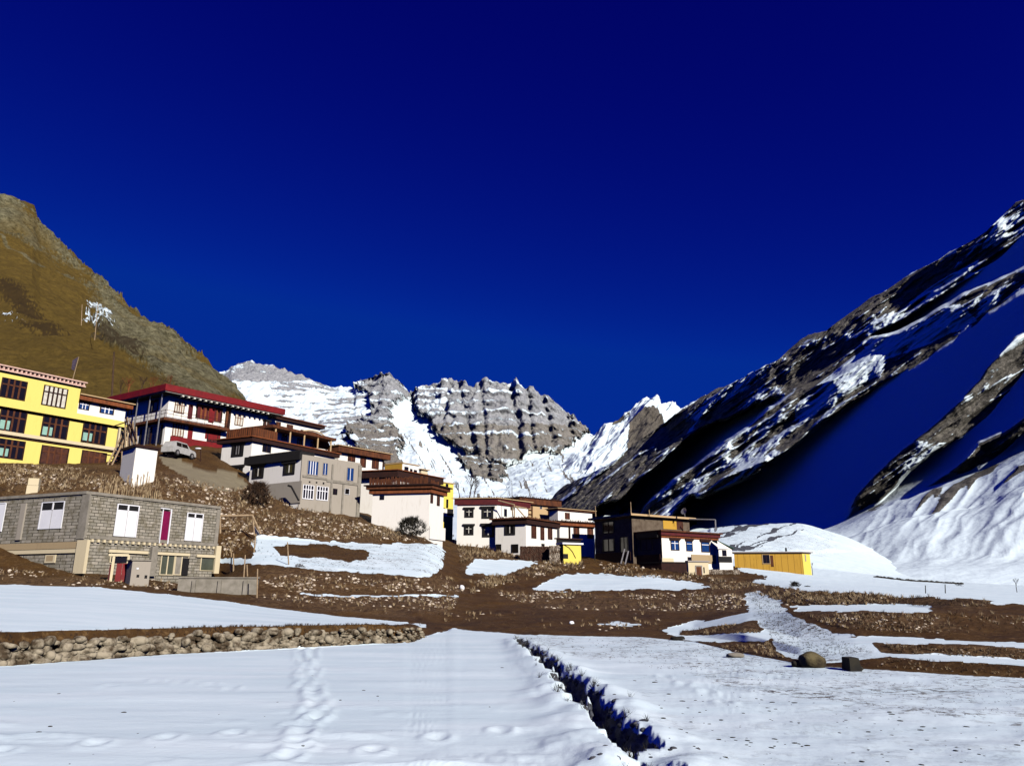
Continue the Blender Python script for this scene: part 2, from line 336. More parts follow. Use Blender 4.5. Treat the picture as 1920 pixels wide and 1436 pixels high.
# ------------------------------------------------------------------ ground (snow fields, terraces, banks)
# per column u: photo rows (v, distance) of each terrace line; 0 = near, 1 = field edge, 2 = top of first wall, ... 13 = behind the village
E0 = lambda v: (v, d_at(v))
def E_(v, dd, base): return (v, d_at(base) + dd)
ST = {
 -400: {1: E0(1258), 2: E_(1190, .35, 1258), 6: (1092, 46), 7: (1080, 50), 8: (1040, 54), 9: (940, 62), 10: (880, 72), 11: (872, 84), 12: (850, 110)},
 0:    {1: E0(1248), 2: E_(1187, .35, 1248), 6: (1096, 45), 7: (1072, 49), 8: (1022, 53), 9: (938, 62), 10: (870, 73), 11: (866, 83), 12: (840, 110)},
 160:  {1: E0(1236), 2: E_(1182, .35, 1236), 6: (1100, 44.5), 7: (1084, 48.5), 8: (1060, 54), 9: (940, 62), 10: (875, 72), 11: (870, 82), 12: (835, 110)},
 300:  {1: E0(1226), 2: E_(1180, .35, 1226), 6: (1112, 43), 7: (1098, 48), 8: (1090, 56), 9: (945, 66), 10: (900, 70), 11: (865, 83), 12: (800, 112)},
 400:  {1: E0(1221), 2: E_(1177, .35, 1221), 6: (1124, 42), 7: (1106, 47), 8: (1090, 61), 9: (975, 70), 10: (920, 76), 11: (888, 86), 12: (800, 114)},
 480:  {1: E0(1218), 2: E_(1175, .35, 1218), 6: (1136, 41), 7: (1112, 47), 8: (1062, 54), 9: (1010, 70), 10: (955, 79), 11: (905, 90), 12: (820, 115)},
 560:  {1: E0(1214), 2: E_(1174, .35, 1214), 6: (1146, 40), 7: (1115, 48), 8: (1070, 54), 9: (1014, 72), 10: (965, 81), 11: (945, 90), 12: (900, 118)},
 680:  {1: E0(1207), 2: E_(1172, .35, 1207), 6: (1160, 39), 7: (1116, 50), 8: (1076, 56), 9: (1017, 76), 10: (985, 84), 11: (965, 95), 12: (940, 118)},
 770:  {1: E0(1202), 2: E_(1171, .4, 1202), 6: (1169, 38), 7: (1118, 51), 8: (1079, 57), 9: (1021, 80), 10: (1005, 86), 11: (998, 98), 12: (990, 115)},
 806:  {1: E0(1190), 2: E_(1180, 3, 1190), 6: (1171, 38.3), 7: (1119, 52), 8: (1081, 58), 9: (1024, 80), 10: (1015, 86), 11: (1005, 98), 12: (1000, 118)},
 850:  {1: E0(1177), 2: E_(1175, .4, 1177), 6: (1166, 41), 7: (1122, 54), 8: (1095, 64), 9: (1065, 78), 10: (1040, 90), 11: (1022, 105), 12: (1012, 120)},
 900:  {1: E0(1181), 2: E_(1178.5, .4, 1181), 6: (1160, 41), 7: (1130, 53), 8: (1098, 66), 9: (1077, 74), 10: (1049, 92), 11: (1028, 105), 12: (1018, 125)},
 1000: {1: E0(1189), 2: E_(1186, .4, 1189), 6: (1165, 37), 7: (1135, 53), 8: (1109, 66), 9: (1080, 80), 10: (1056, 95), 11: (1040, 106), 12: (1028, 130)},
 1100: {1: E0(1193), 2: E_(1190, .4, 1193), 6: (1170, 35.5), 7: (1135, 54), 8: (1106, 68), 9: (1076, 91), 10: (1062, 98), 11: (1046, 110), 12: (1036, 135)},
 1200: {1: E0(1194), 2: E_(1191, .4, 1194), 6: (1172, 35), 7: (1135, 55), 8: (1106, 68), 9: (1078, 90), 10: (1066, 97), 11: (1052, 110), 12: (1044, 135)},
 1300: {1: E0(1203), 2: E_(1200, .4, 1203), 3: (1192, 30), 4: (1183, 31.5), 5: (1175, 34.5), 6: (1163, 37), 7: (1135, 52), 8: (1106, 68), 9: (1092, 86), 10: (1080, 93), 11: (1064, 108), 12: (1045, 140)},
 1400: {1: E0(1226), 2: E_(1221, .4, 1226), 3: (1204, 24.5), 4: (1190, 25.2), 5: (1168, 30), 6: (1150, 33), 7: (1130, 44), 8: (1110, 60), 9: (1090, 80), 10: (1078, 95), 11: (1062, 118), 12: (1050, 150)},
 1500: {1: E0(1245), 2: E_(1237, .4, 1245), 3: (1228, 20), 4: (1213, 20.8), 5: (1196, 25), 6: (1147, 29), 7: (1135, 40), 8: (1110, 43), 9: (1100, 60), 10: (1088, 88), 11: (1074, 118), 12: (1062, 160)},
 1600: {1: E0(1251), 2: E_(1234, .5, 1251), 3: (1223, 19.5), 4: (1207, 20), 5: (1193, 23.5), 6: (1147, 26), 7: (1135, 38), 8: (1112, 41), 9: (1103, 60), 10: (1095, 90), 11: (1084, 125), 12: (1073, 170)},
 1700: {1: E0(1257), 2: E_(1237, .5, 1257), 3: (1225, 18.7), 4: (1207, 19.2), 5: (1197, 22.5), 6: (1148, 25), 7: (1136, 37), 8: (1118, 40), 9: (1108, 60), 10: (1101, 90), 11: (1092, 130), 12: (1085, 180)},
 1800: {1: E0(1264), 2: E_(1241, .5, 1264), 3: (1230, 18.2), 4: (1211, 18.7), 5: (1201, 21.5), 6: (1150, 25), 7: (1146, 32), 8: (1123, 36), 9: (1112, 60), 10: (1105, 90), 11: (1098, 130), 12: (1091, 180)},
 1920: {1: E0(1272), 2: E_(1250, .5, 1272), 3: (1237, 17.7), 4: (1217, 18.2), 5: (1205, 21), 6: (1155, 26), 7: (1150, 30), 8: (1133, 34), 9: (1119, 60), 10: (1112, 85), 11: (1105, 130), 12: (1097, 180)},
 2400: {1: E0(1290), 2: E_(1268, .5, 1290), 3: (1255, 16.7), 4: (1235, 17.2), 5: (1222, 20), 6: (1165, 25), 7: (1158, 30), 8: (1143, 34), 9: (1126, 60), 10: (1117, 85), 11: (1109, 130), 12: (1100, 180)},
}
def z_of(v, d): return EYE + ratio(v) * d
NL = 15
lines = [[] for _ in range(NL)]
NEARV = CY - F * ((-1.6 / 2.2 * cT - sT) / (cT + (-1.6 / 2.2) * -sT * -1)) if False else None
def v_for(z, d):
    up = -d * sT + (z - EYE) * cT; fw = d * cT + (z - EYE) * sT
    return CY - F * up / fw
for u, st in ST.items():
    st = dict(st); st[0] = (v_for(0, 2.2), 2.2)
    z12 = z_of(*st[12])
    if u >= 1300:      # the snowy rise behind the last house
        pk = {1300: (996, 255), 1400: (984, 262), 1500: (981, 268), 1600: (1012, 262), 1700: (1062, 235)}.get(u)
        st[13] = pk if pk else (v_for(z12 + 3, st[12][1] + 70), st[12][1] + 70)
        st[14] = (v_for(z_of(*st[13]) - 6, st[13][1] + 60), st[13][1] + 60)
    else:
        q = 2 if u < 500 else -8; st[13] = (v_for(z12 + q, st[12][1] + 60), st[12][1] + 60); st[14] = (v_for(z12 + q * 2 - 4, st[12][1] + 130), st[12][1] + 130)
    known = sorted(st)
    for k in range(NL):
        if k in st: v, d = st[k]
        else:
            a = max(q for q in known if q < k); b = min(q for q in known if q > k); t = (k - a) / (b - a)
            z = z_of(*st[a]) * (1 - t) + z_of(*st[b]) * t; d = st[a][1] * (1 - t) + st[b][1] * t; v = v_for(z, d)
        lines[k].append((u, v, d))
us = np.concatenate([np.linspace(-1600, -60, 120), np.arange(-56, 1980, 2.0), np.linspace(1990, 3500, 120)])
G = loft(us, lines, [330, 22, 16, 10, 14, 30, 34, 34, 40, 36, 24, 16, 60, 20], [(0, 0), (10, 14)] + [(5, 5)] * 4 + [(20, 25)] * 9, persp=(0,))
GU, GV = to_uv(G); GX, GY = G[..., 0].copy(), G[..., 1].copy()
wn = fbm(np.stack([GX * .35, GY * .35, 0 * GX], -1), 5, 3); wn2 = fbm(np.stack([GX * .35, GY * .35, 0 * GX + 9], -1), 5, 8)
fn1 = fbm(np.stack([GX * 1.6, GY * 1.6, 0 * GX], -1), 3, 13); fn2 = fbm(np.stack([GX * 1.6, GY * 1.6, 0 * GX + 5], -1), 3, 14)
pu = GU + fn1 * 9 + wn * 14 * np.clip(30 / GY, .35, 1.2) * 1.2; pv = GV + fn2 * 3.5 + wn2 * 7 * np.clip(30 / GY, .4, 1)
edge_v = interp_line(lines[1], us)[0][None, :]; far_v = interp_line(lines[6], us)[0][None, :]; top_v = interp_line(lines[2], us)[0][None, :]
SNOW = [
 [(486,1003),(540,1008),(621,1014),(700,1018),(827,1020),(831,1040),(829,1066),(809,1081),(760,1080),(686,1075),(582,1067),(530,1061),(410,1055),(410,1046),(478,1046),(478,1031),(470,1018)],
 [(540,1111),(700,1116),(862,1115),(862,1118.5),(700,1119),(600,1117)],
 [(872,1078),(875,1062),(892,1049),(945,1048),(1015,1052),(975,1067),(930,1080),(905,1076)],
 [(995,1106),(1040,1081),(1085,1075),(1130,1077),(1230,1080),(1290,1089),(1338,1101),(1300,1105),(1200,1105),(1020,1108)],
 [(1108,1168),(1150,1164),(1197,1167),(1190,1172),(1120,1172)],
 [(1385,1058),(1440,1050),(1600,1000),(2500,1000),(2500,1142),(1920,1133),(1870,1134),(1850,1125),(1800,1123),(1720,1121),(1640,1115),(1560,1109),(1500,1108),(1440,1096),(1395,1088),(1430,1084),(1415,1076),(1385,1070)],
 [(1480,1137),(1530,1133),(1620,1135),(1745,1135),(1746,1145),(1700,1148),(1620,1147),(1500,1145)],
 [(1395,1114),(1420,1108),(1448,1120),(1480,1148),(1510,1168),(1560,1189),(1700,1194),(1920,1203),(2500,1221),(2500,1234),(1920,1217),(1762,1208),(1630,1206),(1645,1222),(1680,1225),(1800,1229),(1920,1237),(2500,1254),(2500,1266),(1920,1250),(1780,1241),(1661,1228),(1600,1236),(1520,1243),(1470,1236),(1452,1210),(1432,1180),(1402,1140)],
 [(1245,1177),(1290,1166),(1342,1160),(1406,1147),(1421,1162),(1380,1170),(1342,1174),(1279,1182),(1274,1190),(1350,1190),(1425,1188),(1440,1176),(1456,1192),(1425,1203),(1350,1207),(1280,1202),(1260,1190)],
 [(1320,960),(1650,960),(1700,1040),(1560,1060),(1345,1062)],
]
BROWN = [[(505,1026),(530,1020),(600,1019),(690,1033),(692,1048),(660,1052),(530,1041)], [(1380,1072),(1425,1078),(1440,1084),(1400,1090),(1370,1090)],
         [(1800,1240),(1770,1262),(1740,1256),(1690,1238)]]
snow = inpolys(pu, pv, SNOW) & ~inpolys(pu, pv, BROWN)
field = GV + wn2 * 1.2 > edge_v
upper = (GU < 800) & (GV < top_v - 1 + wn2) & (GV > far_v + wn2 * 1.5)
snow = snow | field | upper | (GY < 8) | ((GY > 122) & (GU > 560))
mstk = fbm(np.stack([(GU * .30 + GV * .95) * .11, (GU * .95 - GV * .3) * .009, 0 * GU], -1), 4, 63, ridged=True)
mshade = (inpoly(GU, GV, [(1335, 975), (1420, 968), (1560, 972), (1540, 1012), (1480, 1030), (1345, 1040)]) & (mstk > .56 + np.clip((GU - 1430) / 300, 0, .4)))  # narrow shadows on the snowy rise, painted as dark grey streaks
snowf = snow.astype(float)
for _ in range(2):
    q_ = np.pad(snowf, 1, mode='edge'); snowf = (q_[:-2, 1:-1] + q_[2:, 1:-1] + q_[1:-1, :-2] + q_[1:-1, 2:] + q_[1:-1, 1:-1]) / 5
# snow patchiness on the brown banks
dust = ((fbm(np.stack([GX * .22, GY * .22, 0 * GX], -1), 5, 21) > .42) & (GU > 560) & (GV < 1110)).astype(float) * .0
# specks on snow
SPECK = [[(960,1192),(1300,1196),(1480,1240),(1920,1275),(1920,1350),(1700,1330),(1400,1290),(1240,1250),(1100,1230),(990,1225)],
         [(1395,1110),(1425,1108),(1560,1190),(1640,1225),(1500,1245),(1450,1220)], [(560,1020),(830,1020),(830,1080),(560,1068)], [(1340,972),(1560,972),(1560,1040),(1340,1040)]]
speck = inpolys(GU + wn * 25, GV + wn2 * 18, SPECK).astype(float)
speck += .25 * inpolys(GU + wn * 25, GV + wn2 * 18, [[(1180,1260),(1920,1340),(1920,1436),(1250,1436)]])
GRASS = [[(860,1062),(900,1085),(1010,1075),(1090,1050),(1000,1045),(880,1030)], [(490,1068),(850,1085),(870,1112),(540,1108),(480,1100)], [(480,1105),(560,1115),(865,1120),(840,1148),(740,1152),(640,1146),(480,1138)],
         [(300,880),(450,915),(560,940),(700,985),(830,1015),(620,1012),(480,1000),(300,1000)], [(1440,1098),(1560,1110),(1850,1126),(1850,1140),(1500,1134)], [(1500,1146),(1760,1148),(1800,1175),(1560,1180)], [(920,1112),(1395,1112),(1395,1148),(1000,1140)],
         [(0,865),(300,880),(300,940),(0,940)], [(-400,1072),(200,1080),(200,1104),(-400,1096)], [(1270,1170),(1425,1163),(1425,1190),(1270,1192)], [(1600,1206),(1920,1218),(1920,1240),(1640,1226)], [(1330,1085),(1500,1100),(1480,1140),(1400,1115),(1330,1105)]]
wh = RNG.normal(size=GU.shape)
grass = inpolys(GU + wn * 30 + wh * 5, GV + wn2 * 16 + wh[::-1] * 2.5, GRASS).astype(float) * .55
road = inpolys(GU + wn * 6, GV + wn2 * 5, [[(300,852),(330,858),(380,880),(440,888),(470,915),(440,922),(400,916),(368,914),(345,895),(310,872)]]).astype(float)
# ditch
dp = [(968, 1200, .12), (1000, 1222, .16), (1035, 1252, .2), (1070, 1285, .22), (1105, 1320, .23), (1140, 1360, .24), (1175, 1400, .26), (1200, 1440, .26), (1235, 1520, .30)]
dpw = [(*(P(u, v, d_at(v)).xy), w_) for u, v, w_ in dp]
best = np.full(G.shape[:2], 1e9); side = np.zeros(G.shape[:2]); dw = np.ones(G.shape[:2])
for (x1, y1, w1), (x2, y2, w2) in zip(dpw[:-1], dpw[1:]):
    dx, dy = x2 - x1, y2 - y1; t = np.clip(((GX - x1) * dx + (GY - y1) * dy) / (dx * dx + dy * dy), 0, 1)
    q = np.hypot(GX - x1 - t * dx, GY - y1 - t * dy); k = q < best
    s_ = np.sign((GX - x1) * abs(dy) + 0 * GX - dx * (GY - y1) * np.sign(dy) * 1.0)
    best = np.where(k, q, best); side = np.where(k, s_, side); dw = np.where(k, w1 + t * (w2 - w1), dw)
dn = fbm(np.stack([GX * 2.2, GY * 2.2, 0 * GX], -1), 3, 31)
near = (GY < 40)
best = np.abs(best + .26 * fbm(np.stack([GX * 1.1, GY * 1.1, 0 * GX], -1), 3, 33) * (dw > .2)); prof = np.clip(1 - (best / (dw * (1 + 1.6 * dn)).clip(.03)), 0, 1)
ditch = np.where(near, np.clip(prof * 3.0, 0, 1), 0) 
G[..., 2] -= np.where(near, .26 * np.clip(prof * 1.6, 0, 1) ** .8 * np.clip((30 - GY) / 12, 0, 1), 0)
G[..., 2] += np.where(near, .10 * np.exp(-((best - dw * 1.7) / .4) ** 2), 0) * (1 + .8 * dn)
# snow crust waves and lumps on the fields, lumpy banks
fieldw = np.clip((GV - edge_v) / 12, 0, 1) * (GY > 2)
wave = fbm(np.stack([GX * .35 + .25 * GY, GY * 1.15 - .1 * GX, 0 * GX], -1), 4, 41)
wave = np.where(wave > .12, (wave - .12) * 1.2, (wave - .12) * .35)
G[..., 2] += (fieldw + .5 * upper) * wave * .042 * np.clip((30 - GY) / 12, .25, 1)
G[..., 2] += (fieldw + .6 * upper) * .05 * fbm(np.stack([GX * .12, GY * .18, 0 * GX], -1), 3, 44)
lump = np.clip(1 - np.hypot((GU - 1020) / 260, (GV - 1450) / 70), 0, 1) ** .6
G[..., 2] += fieldw * lump * .10 * np.clip(fbm(np.stack([GX * 2.2, GY * 2.2, 0 * GX], -1), 4, 49) + .25, 0, 1)
stk = fbm(np.stack([GX * .9 + .5 * GY, GY * 3.2, 0 * GX], -1), 3, 48); G[..., 2] += fieldw * (GU < 1150) * np.clip(stk - .28, 0, 1) * .12 * np.clip((13 - GY) / 4, 0, 1)
right = np.clip((GU - 1050) / 200, 0, 1)
G[..., 2] += fieldw * right * .03 * np.clip((26 - GY) / 8, .15, 1) * fbm(np.stack([GX * 1.6, GY * 1.6, 0 * GX], -1), 4, 47)
notf = (1 - np.clip((GV - edge_v + 2) / 6, 0, 1))
amp = np.where(snow, .03, .16) * np.clip(GY / 50, .35, 2.5)
G[..., 2] += notf * amp * fbm(np.stack([GX * .8, GY * .8, 0 * GX], -1), 5, 51)
mound = inpoly(GU, GV, [(1320, 960), (1640, 960), (1660, 1030), (1345, 1045)])
G[..., 2] += mound * 1.0 * fbm(np.stack([GX * .02 + GY * .05, GY * .01, 0 * GX], -1), 4, 61, ridged=True)
# foot tracks: little hollows with a raised rim, two across the left field and one running away from the camera
tracks = []
def trk(pts, step=.42):
    p = [P(u, v, d_at(v)) for u, v in pts]
    for a, b in zip(p[:-1], p[1:]):
        n = max(1, int((b - a).length / step))
        for k in range(n):
            q = a.lerp(b, k / n); tracks.append((q.x + random.uniform(-.1, .1), q.y + random.uniform(-.1, .1)))
trk([(590, 1215), (565, 1270), (598, 1330), (575, 1380), (545, 1436)], .34); trk([(560, 1215), (600, 1290), (575, 1360)], .5)
trk([(0, 1412), (200, 1395), (430, 1375), (560, 1362), (700, 1352)], .55); trk([(700, 1405), (820, 1380), (1050, 1368)], .6); trk([(200, 1285), (300, 1275), (440, 1290), (560, 1298)], .7)
trk([(1240, 1270), (1320, 1300), (1420, 1340)], .8)
for tx, ty in tracks:
    j = np.where((np.abs(GY - ty) < .9) & (np.abs(GX - tx) < .9))
    r2 = ((GX[j] - tx) / .10) ** 2 + ((GY[j] - ty) / .14) ** 2
    G[j[0], j[1], 2] += -.03 * np.exp(-r2) + .02 * np.exp(-((np.sqrt(r2) - 1.7) / .6) ** 2)
rr, cc = G.shape[:2]
gme = np_mesh('ground', G, grid_faces(rr, cc), mat_ground(), True, {'snow': snowf, 'speck': speck, 'ditch': np.maximum(ditch * near, mshade * .62), 'road': road, 'grass': grass})  # ditch attribute also carries the painted shadow streaks of the rise
gro = tag(link('ground', gme), 'snow covered fields and brown terraced banks', kind='structure')
from mathutils.bvhtree import BVHTree
gi = grid_faces(rr, cc); BV = BVHTree.FromPolygons([tuple(x) for x in G.reshape(-1, 3).tolist()], gi.tolist())
def drop(x, y, default=0.0):
    h = BV.ray_cast(Vector((x, y, 500)), Vector((0, 0, -1))); return h[0].z if h[0] else default
bp = MB(); bp.prism([(-900, -260), (900, -260), (900, 260), (-900, 260)], -3.0, -.35)
pl = bp.build('snow_field', simple('far_snow', (.68,.82,.86), (.66,.8,.84), .05, .8)); tag(pl, 'wide snow field behind the viewer', kind='structure')
def place(u, v):          # photo pixel -> point on the ground surface
    j = int(np.clip(np.searchsorted(us, u), 1, cc - 1)); col = GV[:, j]
    k = np.where((col[:-1] >= v) & (col[1:] < v))[0]
    if len(k) == 0: return None
    k = k[0]; t = (col[k] - v) / (col[k] - col[k + 1] + 1e-9); q = G[k, j] * (1 - t) + G[k + 1, j] * t
    return Vector(q)

# ------------------------------------------------------------------ hill on the left
L0 = [(-600,880,100),(0,855,106),(200,850,108),(300,810,112),(450,815,116),(560,860,122)]
L1 = [(-600,600,190),(0,630,180),(100,650,175),(200,690,165),(300,740,155),(400,775,150),(470,800,140),(560,870,128)]
L2 = [(-600,-160,430),(-200,170,400),(0,357,380),(38,378,374),(62,398,370),(76,432,365),(100,460,358),(132,492,350),(165,522,342),(192,548,335),(250,590,320),(300,616,310),(345,650,300),(378,674,292),(402,692,285),(440,726,270),(472,760,250),(520,805,220),(560,880,150)]
L3 = [(u, v + 60, d * 1.2) for u, v, d in L2]
hu = np.arange(-600, 562, 2.2)
H = loft(hu, [L0, L1, L2, L3], [130, 230, 12]); HU, HV = to_uv(H)
hp = H * np.array([1, 1, 1.2])
n1 = fbm(hp * .02, 5, 71); n2 = fbm(hp * .06, 6, 72, ridged=True); n3 = fbm(hp * .35, 4, 73)
hw = RNG.normal(size=HU.shape); ju = HU + n1 * 60 + n3 * 16 + hw * 6; jv = HV + fbm(hp * .03 + 5, 5, 75) * 45 + n3 * 12 + hw[::-1] * 4
rockz = inpolys(ju, jv, [[(170,560),(200,548),(300,612),(400,690),(470,755),(420,770),(300,720),(210,680),(180,640)], [(0,340),(120,470),(200,552),(150,520),(60,470),(0,430)], [(-600,-200),(0,340),(0,430),(-600,200)]])
dark = inpolys(ju, jv, [[(0,525),(30,530),(75,580),(60,590),(0,560)], [(45,605),(90,612),(160,650),(150,662),(90,640),(40,618)], [(165,650),(215,665),(235,690),(180,670)], [(170,600),(240,650),(300,700),(220,680),(180,640)]])
trail = np.abs(HV + n1 * 6 - np.interp(HU, [-600, 0, 60, 110, 160, 200], [300, 445, 478, 512, 538, 556])) < 1.6
hs = inpolys(ju, jv, [[(155,592),(205,574),(215,580),(180,612),(165,610)], [(0,584),(45,596),(40,602),(0,592)]])
base = np.clip((HV - 700) / 60, 0, 1)
H[..., 2] += (1 - base * .6) * (n2 * np.where(rockz, 4.5, 2.0) + n1 * 9 + n3 * np.where(rockz | dark, 1.1, .5)) * np.clip((H[..., 1] - 100) / 60, .1, 1)
hm = mat_mountain('hill_grass_and_rock', [(.22, .145, .032), (.115, .076, .018), (.30, .28, .165), (.07, .065, .035), (.045, .028, .015)], .09, bumpd=2.2, grad=.9)
hme = np_mesh('hillside', H, grid_faces(*H.shape[:2]), hm, True, {'snow': hs * .53, 'tint': np.clip(rockz * .9 * np.clip(.55 + n2 * .9, .15, 1) + trail * .7 * (HU < 205), 0, 1), 'dark': dark.astype(float) * .75})
tag(link('hillside', hme), 'steep dry grassy hill rising behind the village on the left', kind='structure')

# ------------------------------------------------------------------ cliffs and snow slopes at the head of the valley
C0 = [(350,1045,150),(1300,1045,150)]
C1 = [(350,930,1690),(700,950,1560),(900,945,1430),(1050,965,1300),(1300,990,1170)]
C2 = [(350,800,3055),(450,800,3120),(560,805,3120),(650,790,3055),(700,810,2990),(780,800,3185),(820,835,3055),(870,862,2990),(950,880,2925),(1000,862,2990),(1060,850,3120),(1101,840,3250),(1300,850,3250)]
C3 = [(350,715,3900),(419,700,3900),(436,684,3835),(449,681,3835),(475,680,3835),(509,685,3835),(550,700,3770),(584,712,3770),(625,725,3770),(664,729,3705),(668,716,3705),(711,712,3575),(722,705,3510),(741,711,3510),(760,730,3575),(775,744,3640),(786,730,3575),(824,722,3510),(829,715,3510),(848,712,3510),(869,719,3445),(887,730,3445),(896,722,3445),(910,717,3445),(925,722,3445),(962,721,3445),(966,716,3445),(974,728,3445),(1015,742,3510),(1037,757,3510),(1060,780,3575),(1075,788,3575),(1101,810,3640),(1140,840,3705),(1300,860,3770)]
C4 = [(u, v + 45, d * 1.15) for u, v, d in C3]
cu = np.arange(350, 1262, 1.5)
C = loft(cu, [C0, C1, C2, C3, C4], [60, 150, 200, 10]); CU, CV = to_uv(C)
def S(x, y, z): return np.stack([C[..., 0] * x, C[..., 1] * y, C[..., 2] * z], -1)
a1 = fbm(S(.010, .010, .006), 5, 81, ridged=True); a2 = fbm(S(.004, .004, .002), 4, 82); a3 = fbm(S(.03, .03, .03), 5, 83); st = fbm(S(.004, .002, .06) + a2[..., None] * .6, 4, 84)
a4 = fbm(S(.035, .02, .012), 4, 85, ridged=True); led = np.sin(C[..., 2] * .10 + a2 * 5 + a3 * 2)
qu = CU + a3 * 14 + a2 * 8; qv = CV + a3[::-1] * 9 + a1 * 6
CLIFF = [[(690,812),(705,770),(695,740),(668,730),(711,708),(735,705),(762,735),(775,745),(735,770),(735,800)],
         [(775,745),(786,726),(829,712),(895,718),(966,712),(1015,735),(1106,812),(1060,840),(1050,852),(1010,850),(985,862),(950,880),(905,862),(870,850),(815,812),(810,790),(775,772)],
         [(648,806),(690,790),(735,800),(760,830),(745,860),(760,880),(705,868),(680,850)], [(860,862),(905,862),(950,885),(935,905),(890,900)]]
cliff = inpolys(qu, qv, CLIFF)
for x0, w_ in ((700, 8), (766, 9), (838, 5), (866, 6), (900, 5), (958, 5), (980, 4), (1003, 7), (1050, 5)):
    pass
cut = np.zeros(CU.shape)
for x0, w_, dp_, lean in ((770, 7, 90, .1), (838, 5, 60, -.15), (868, 8, 70, .25), (903, 6, 55, .1), (963, 8, 120, .12), (990, 5, 70, .1), (1020, 7, 60, .2), (1058, 6, 60, .2)):
    cut += dp_ * np.exp(-((CU + a3 * 4 - x0 - (CV - 760) * lean) / w_) ** 2)
cm = np.clip(fbm(S(.003, .003, .003), 3, 88) * 0 + cliff, 0, 1).astype(float)
far = np.clip((CV < 1000) * (C[..., 1] - 500) / 1500, 0, 1)
push = cm * (50 + 18 * a1 + 10 * a4 + 22 * a3 + 55 * a2 + 14 * led - cut * .5) + (1 - cm) * (10 * a3 + 22 * a2 + 8 * a1) * far
C[..., 1] -= push * far * .8; C[..., 2] += (cm * (14 * a3 + 10 * a4) + (1 - cm) * 14 * a3) * far
top = np.clip(1 - np.abs(CV - (np.interp(cu, [p[0] for p in C3], [p[1] for p in C3])[None, :])) / 6, 0, 1); C[..., 2] += top * 8 * a3
left = (CU < 700) & (CV < 860)
sn = np.where(cliff, .20 + .35 * st + .25 * a3 + .26 * led + .2 * a2, .86 + .35 * a3)
sn = np.where(left & ~cliff, .62 + .75 * st + .3 * a3 - .25 * (CV < 715), sn)
sn = np.where((CU > 780) & (CU < 840) & (CV < 775), .55 + 1.1 * np.sin((CV + a3 * 2) * .5), sn)
streak = fbm(np.stack([(CU - (CV - 800) * .62) * .11, (CV + CU * .5) * .012, 0 * CU], -1), 4, 90, ridged=True)
sn = np.where((CV > 815) & ~cliff & (streak > .62) & (CU > 640), sn - 3.2 * (streak - .62), sn)
cme = np_mesh('cliff_mountain', C, grid_faces(*C.shape[:2]), mat_mountain('cliff_rock', [(.58, .59, .59), (.33, .34, .345), (.30, .26, .20), (.2, .17, .12), (.12, .11, .1)], .012, strata=(1, 1, .6), bumpd=16, grad=.75), True,
              {'snow': sn, 'tint': ((CV > 800)).astype(float) * .7, 'dark': 0 * CU})
tag(link('cliff_mountain', cme), 'distant grey cliffs above snow slopes at the head of the valley', kind='structure')

# ------------------------------------------------------------------ small pointed snow peak
K0 = [(940,1045,500),(1420,1045,500)]
K1 = [(940,960,1820),(1100,920,1950),(1300,880,2080),(1420,860,2080)]
K2 = [(940,985,2210),(1000,935,2275),(1060,868,2405),(1110,822,2535),(1150,792,2600),(1180,772,2665),(1196,760,2704),(1206,754,2730),(1216,763,2730),(1232,771,2730),(1243,766,2795),(1256,765,2795),(1275,770,2795),(1292,760,2795),(1330,752,2860),(1420,740,2860)]
K3 = [(u, v + 50, d * 1.15) for u, v, d in K2]
ku = np.arange(940, 1422, 1.6); K = loft(ku, [K0, K1, K2, K3], [30, 150, 10]); KU, KV = to_uv(K)
b1 = fbm(K * .006, 5, 91, ridged=True); b2 = fbm(K * .02, 5, 92); dgl = fbm(np.stack([(KU + KV * .9) * .035, (KV - KU * .6) * .012, 0 * KU], -1), 5, 93, ridged=True)
pkface, _ = polyline_field(KU, KV, [(1206, 752, 40), (1222, 790, 40), (1236, 850, 40), (1230, 900, 40)])
kf = np.clip((K[..., 1] - 700) / 1500, 0, 1.3); K[..., 1] -= kf * (26 * b1 + 14 * b2 + 45 * dgl + 60 * np.exp(-(pkface / 26) ** 2)); K[..., 2] += kf * (6 * b2 + 14 * dgl)
ksn = .52 + 1.0 * dgl + .4 * b2; ksn = np.where((KV < 782 + b2 * 14) & (KU > 1180), 1.0, ksn); ksn = np.where(inpolys(KU + b2 * 10, KV + b1 * 8, [[(1178,800),(1215,785),(1232,800),(1240,860),(1200,880),(1175,860)]]), .25, ksn)
kme = np_mesh('snow_peak', K, grid_faces(*K.shape[:2]), mat_mountain('peak_rock', [(.22, .19, .15), (.11, .1, .085), (.3, .26, .2), (.2, .17, .12), (.1, .09, .08)], .008, strata=(1, 1, .6), bumpd=14, grad=.6), True, {'snow': ksn, 'tint': 0 * KU, 'dark': 0 * KU})
tag(link('snow_peak', kme), 'small pointed snow peak beside the shaded mountain', kind='structure')

# ------------------------------------------------------------------ big shaded mountain on the right
def Z(u, d, z): return (u, v_for(z, d), d)
SIL = [(1030,938,1900),(1065,908,1920),(1100,888,1950),(1150,862,1980),(1200,826,2000),(1240,796,1990),(1265,776,1950),(1300,757,1850),(1335,735,1760),(1365,722,1690),(1400,705,1600),(1440,682,1480),(1462,672,1430),(1500,641,1330),(1515,630,1300),(1550,622,1230),(1600,585,1140),(1640,556,1080),(1665,545,1050),(1700,520,1000),(1740,497,955),(1780,474,915),(1820,452,880),(1850,432,850),(1880,402,820),(1905,380,800),(1920,374,790),(2000,330,740),(2200,230,660),(2500,120,580)]
R0 = [(1030,1050,600),(1100,1048,520),(1200,1045,430),(1300,1030,330),(1400,1020,300),(1500,1015,290),(1560,1035,240),(1600,1062,205),(1700,1086,182),(1920,1099,175),(2200,1102,170),(2500,1104,165)]
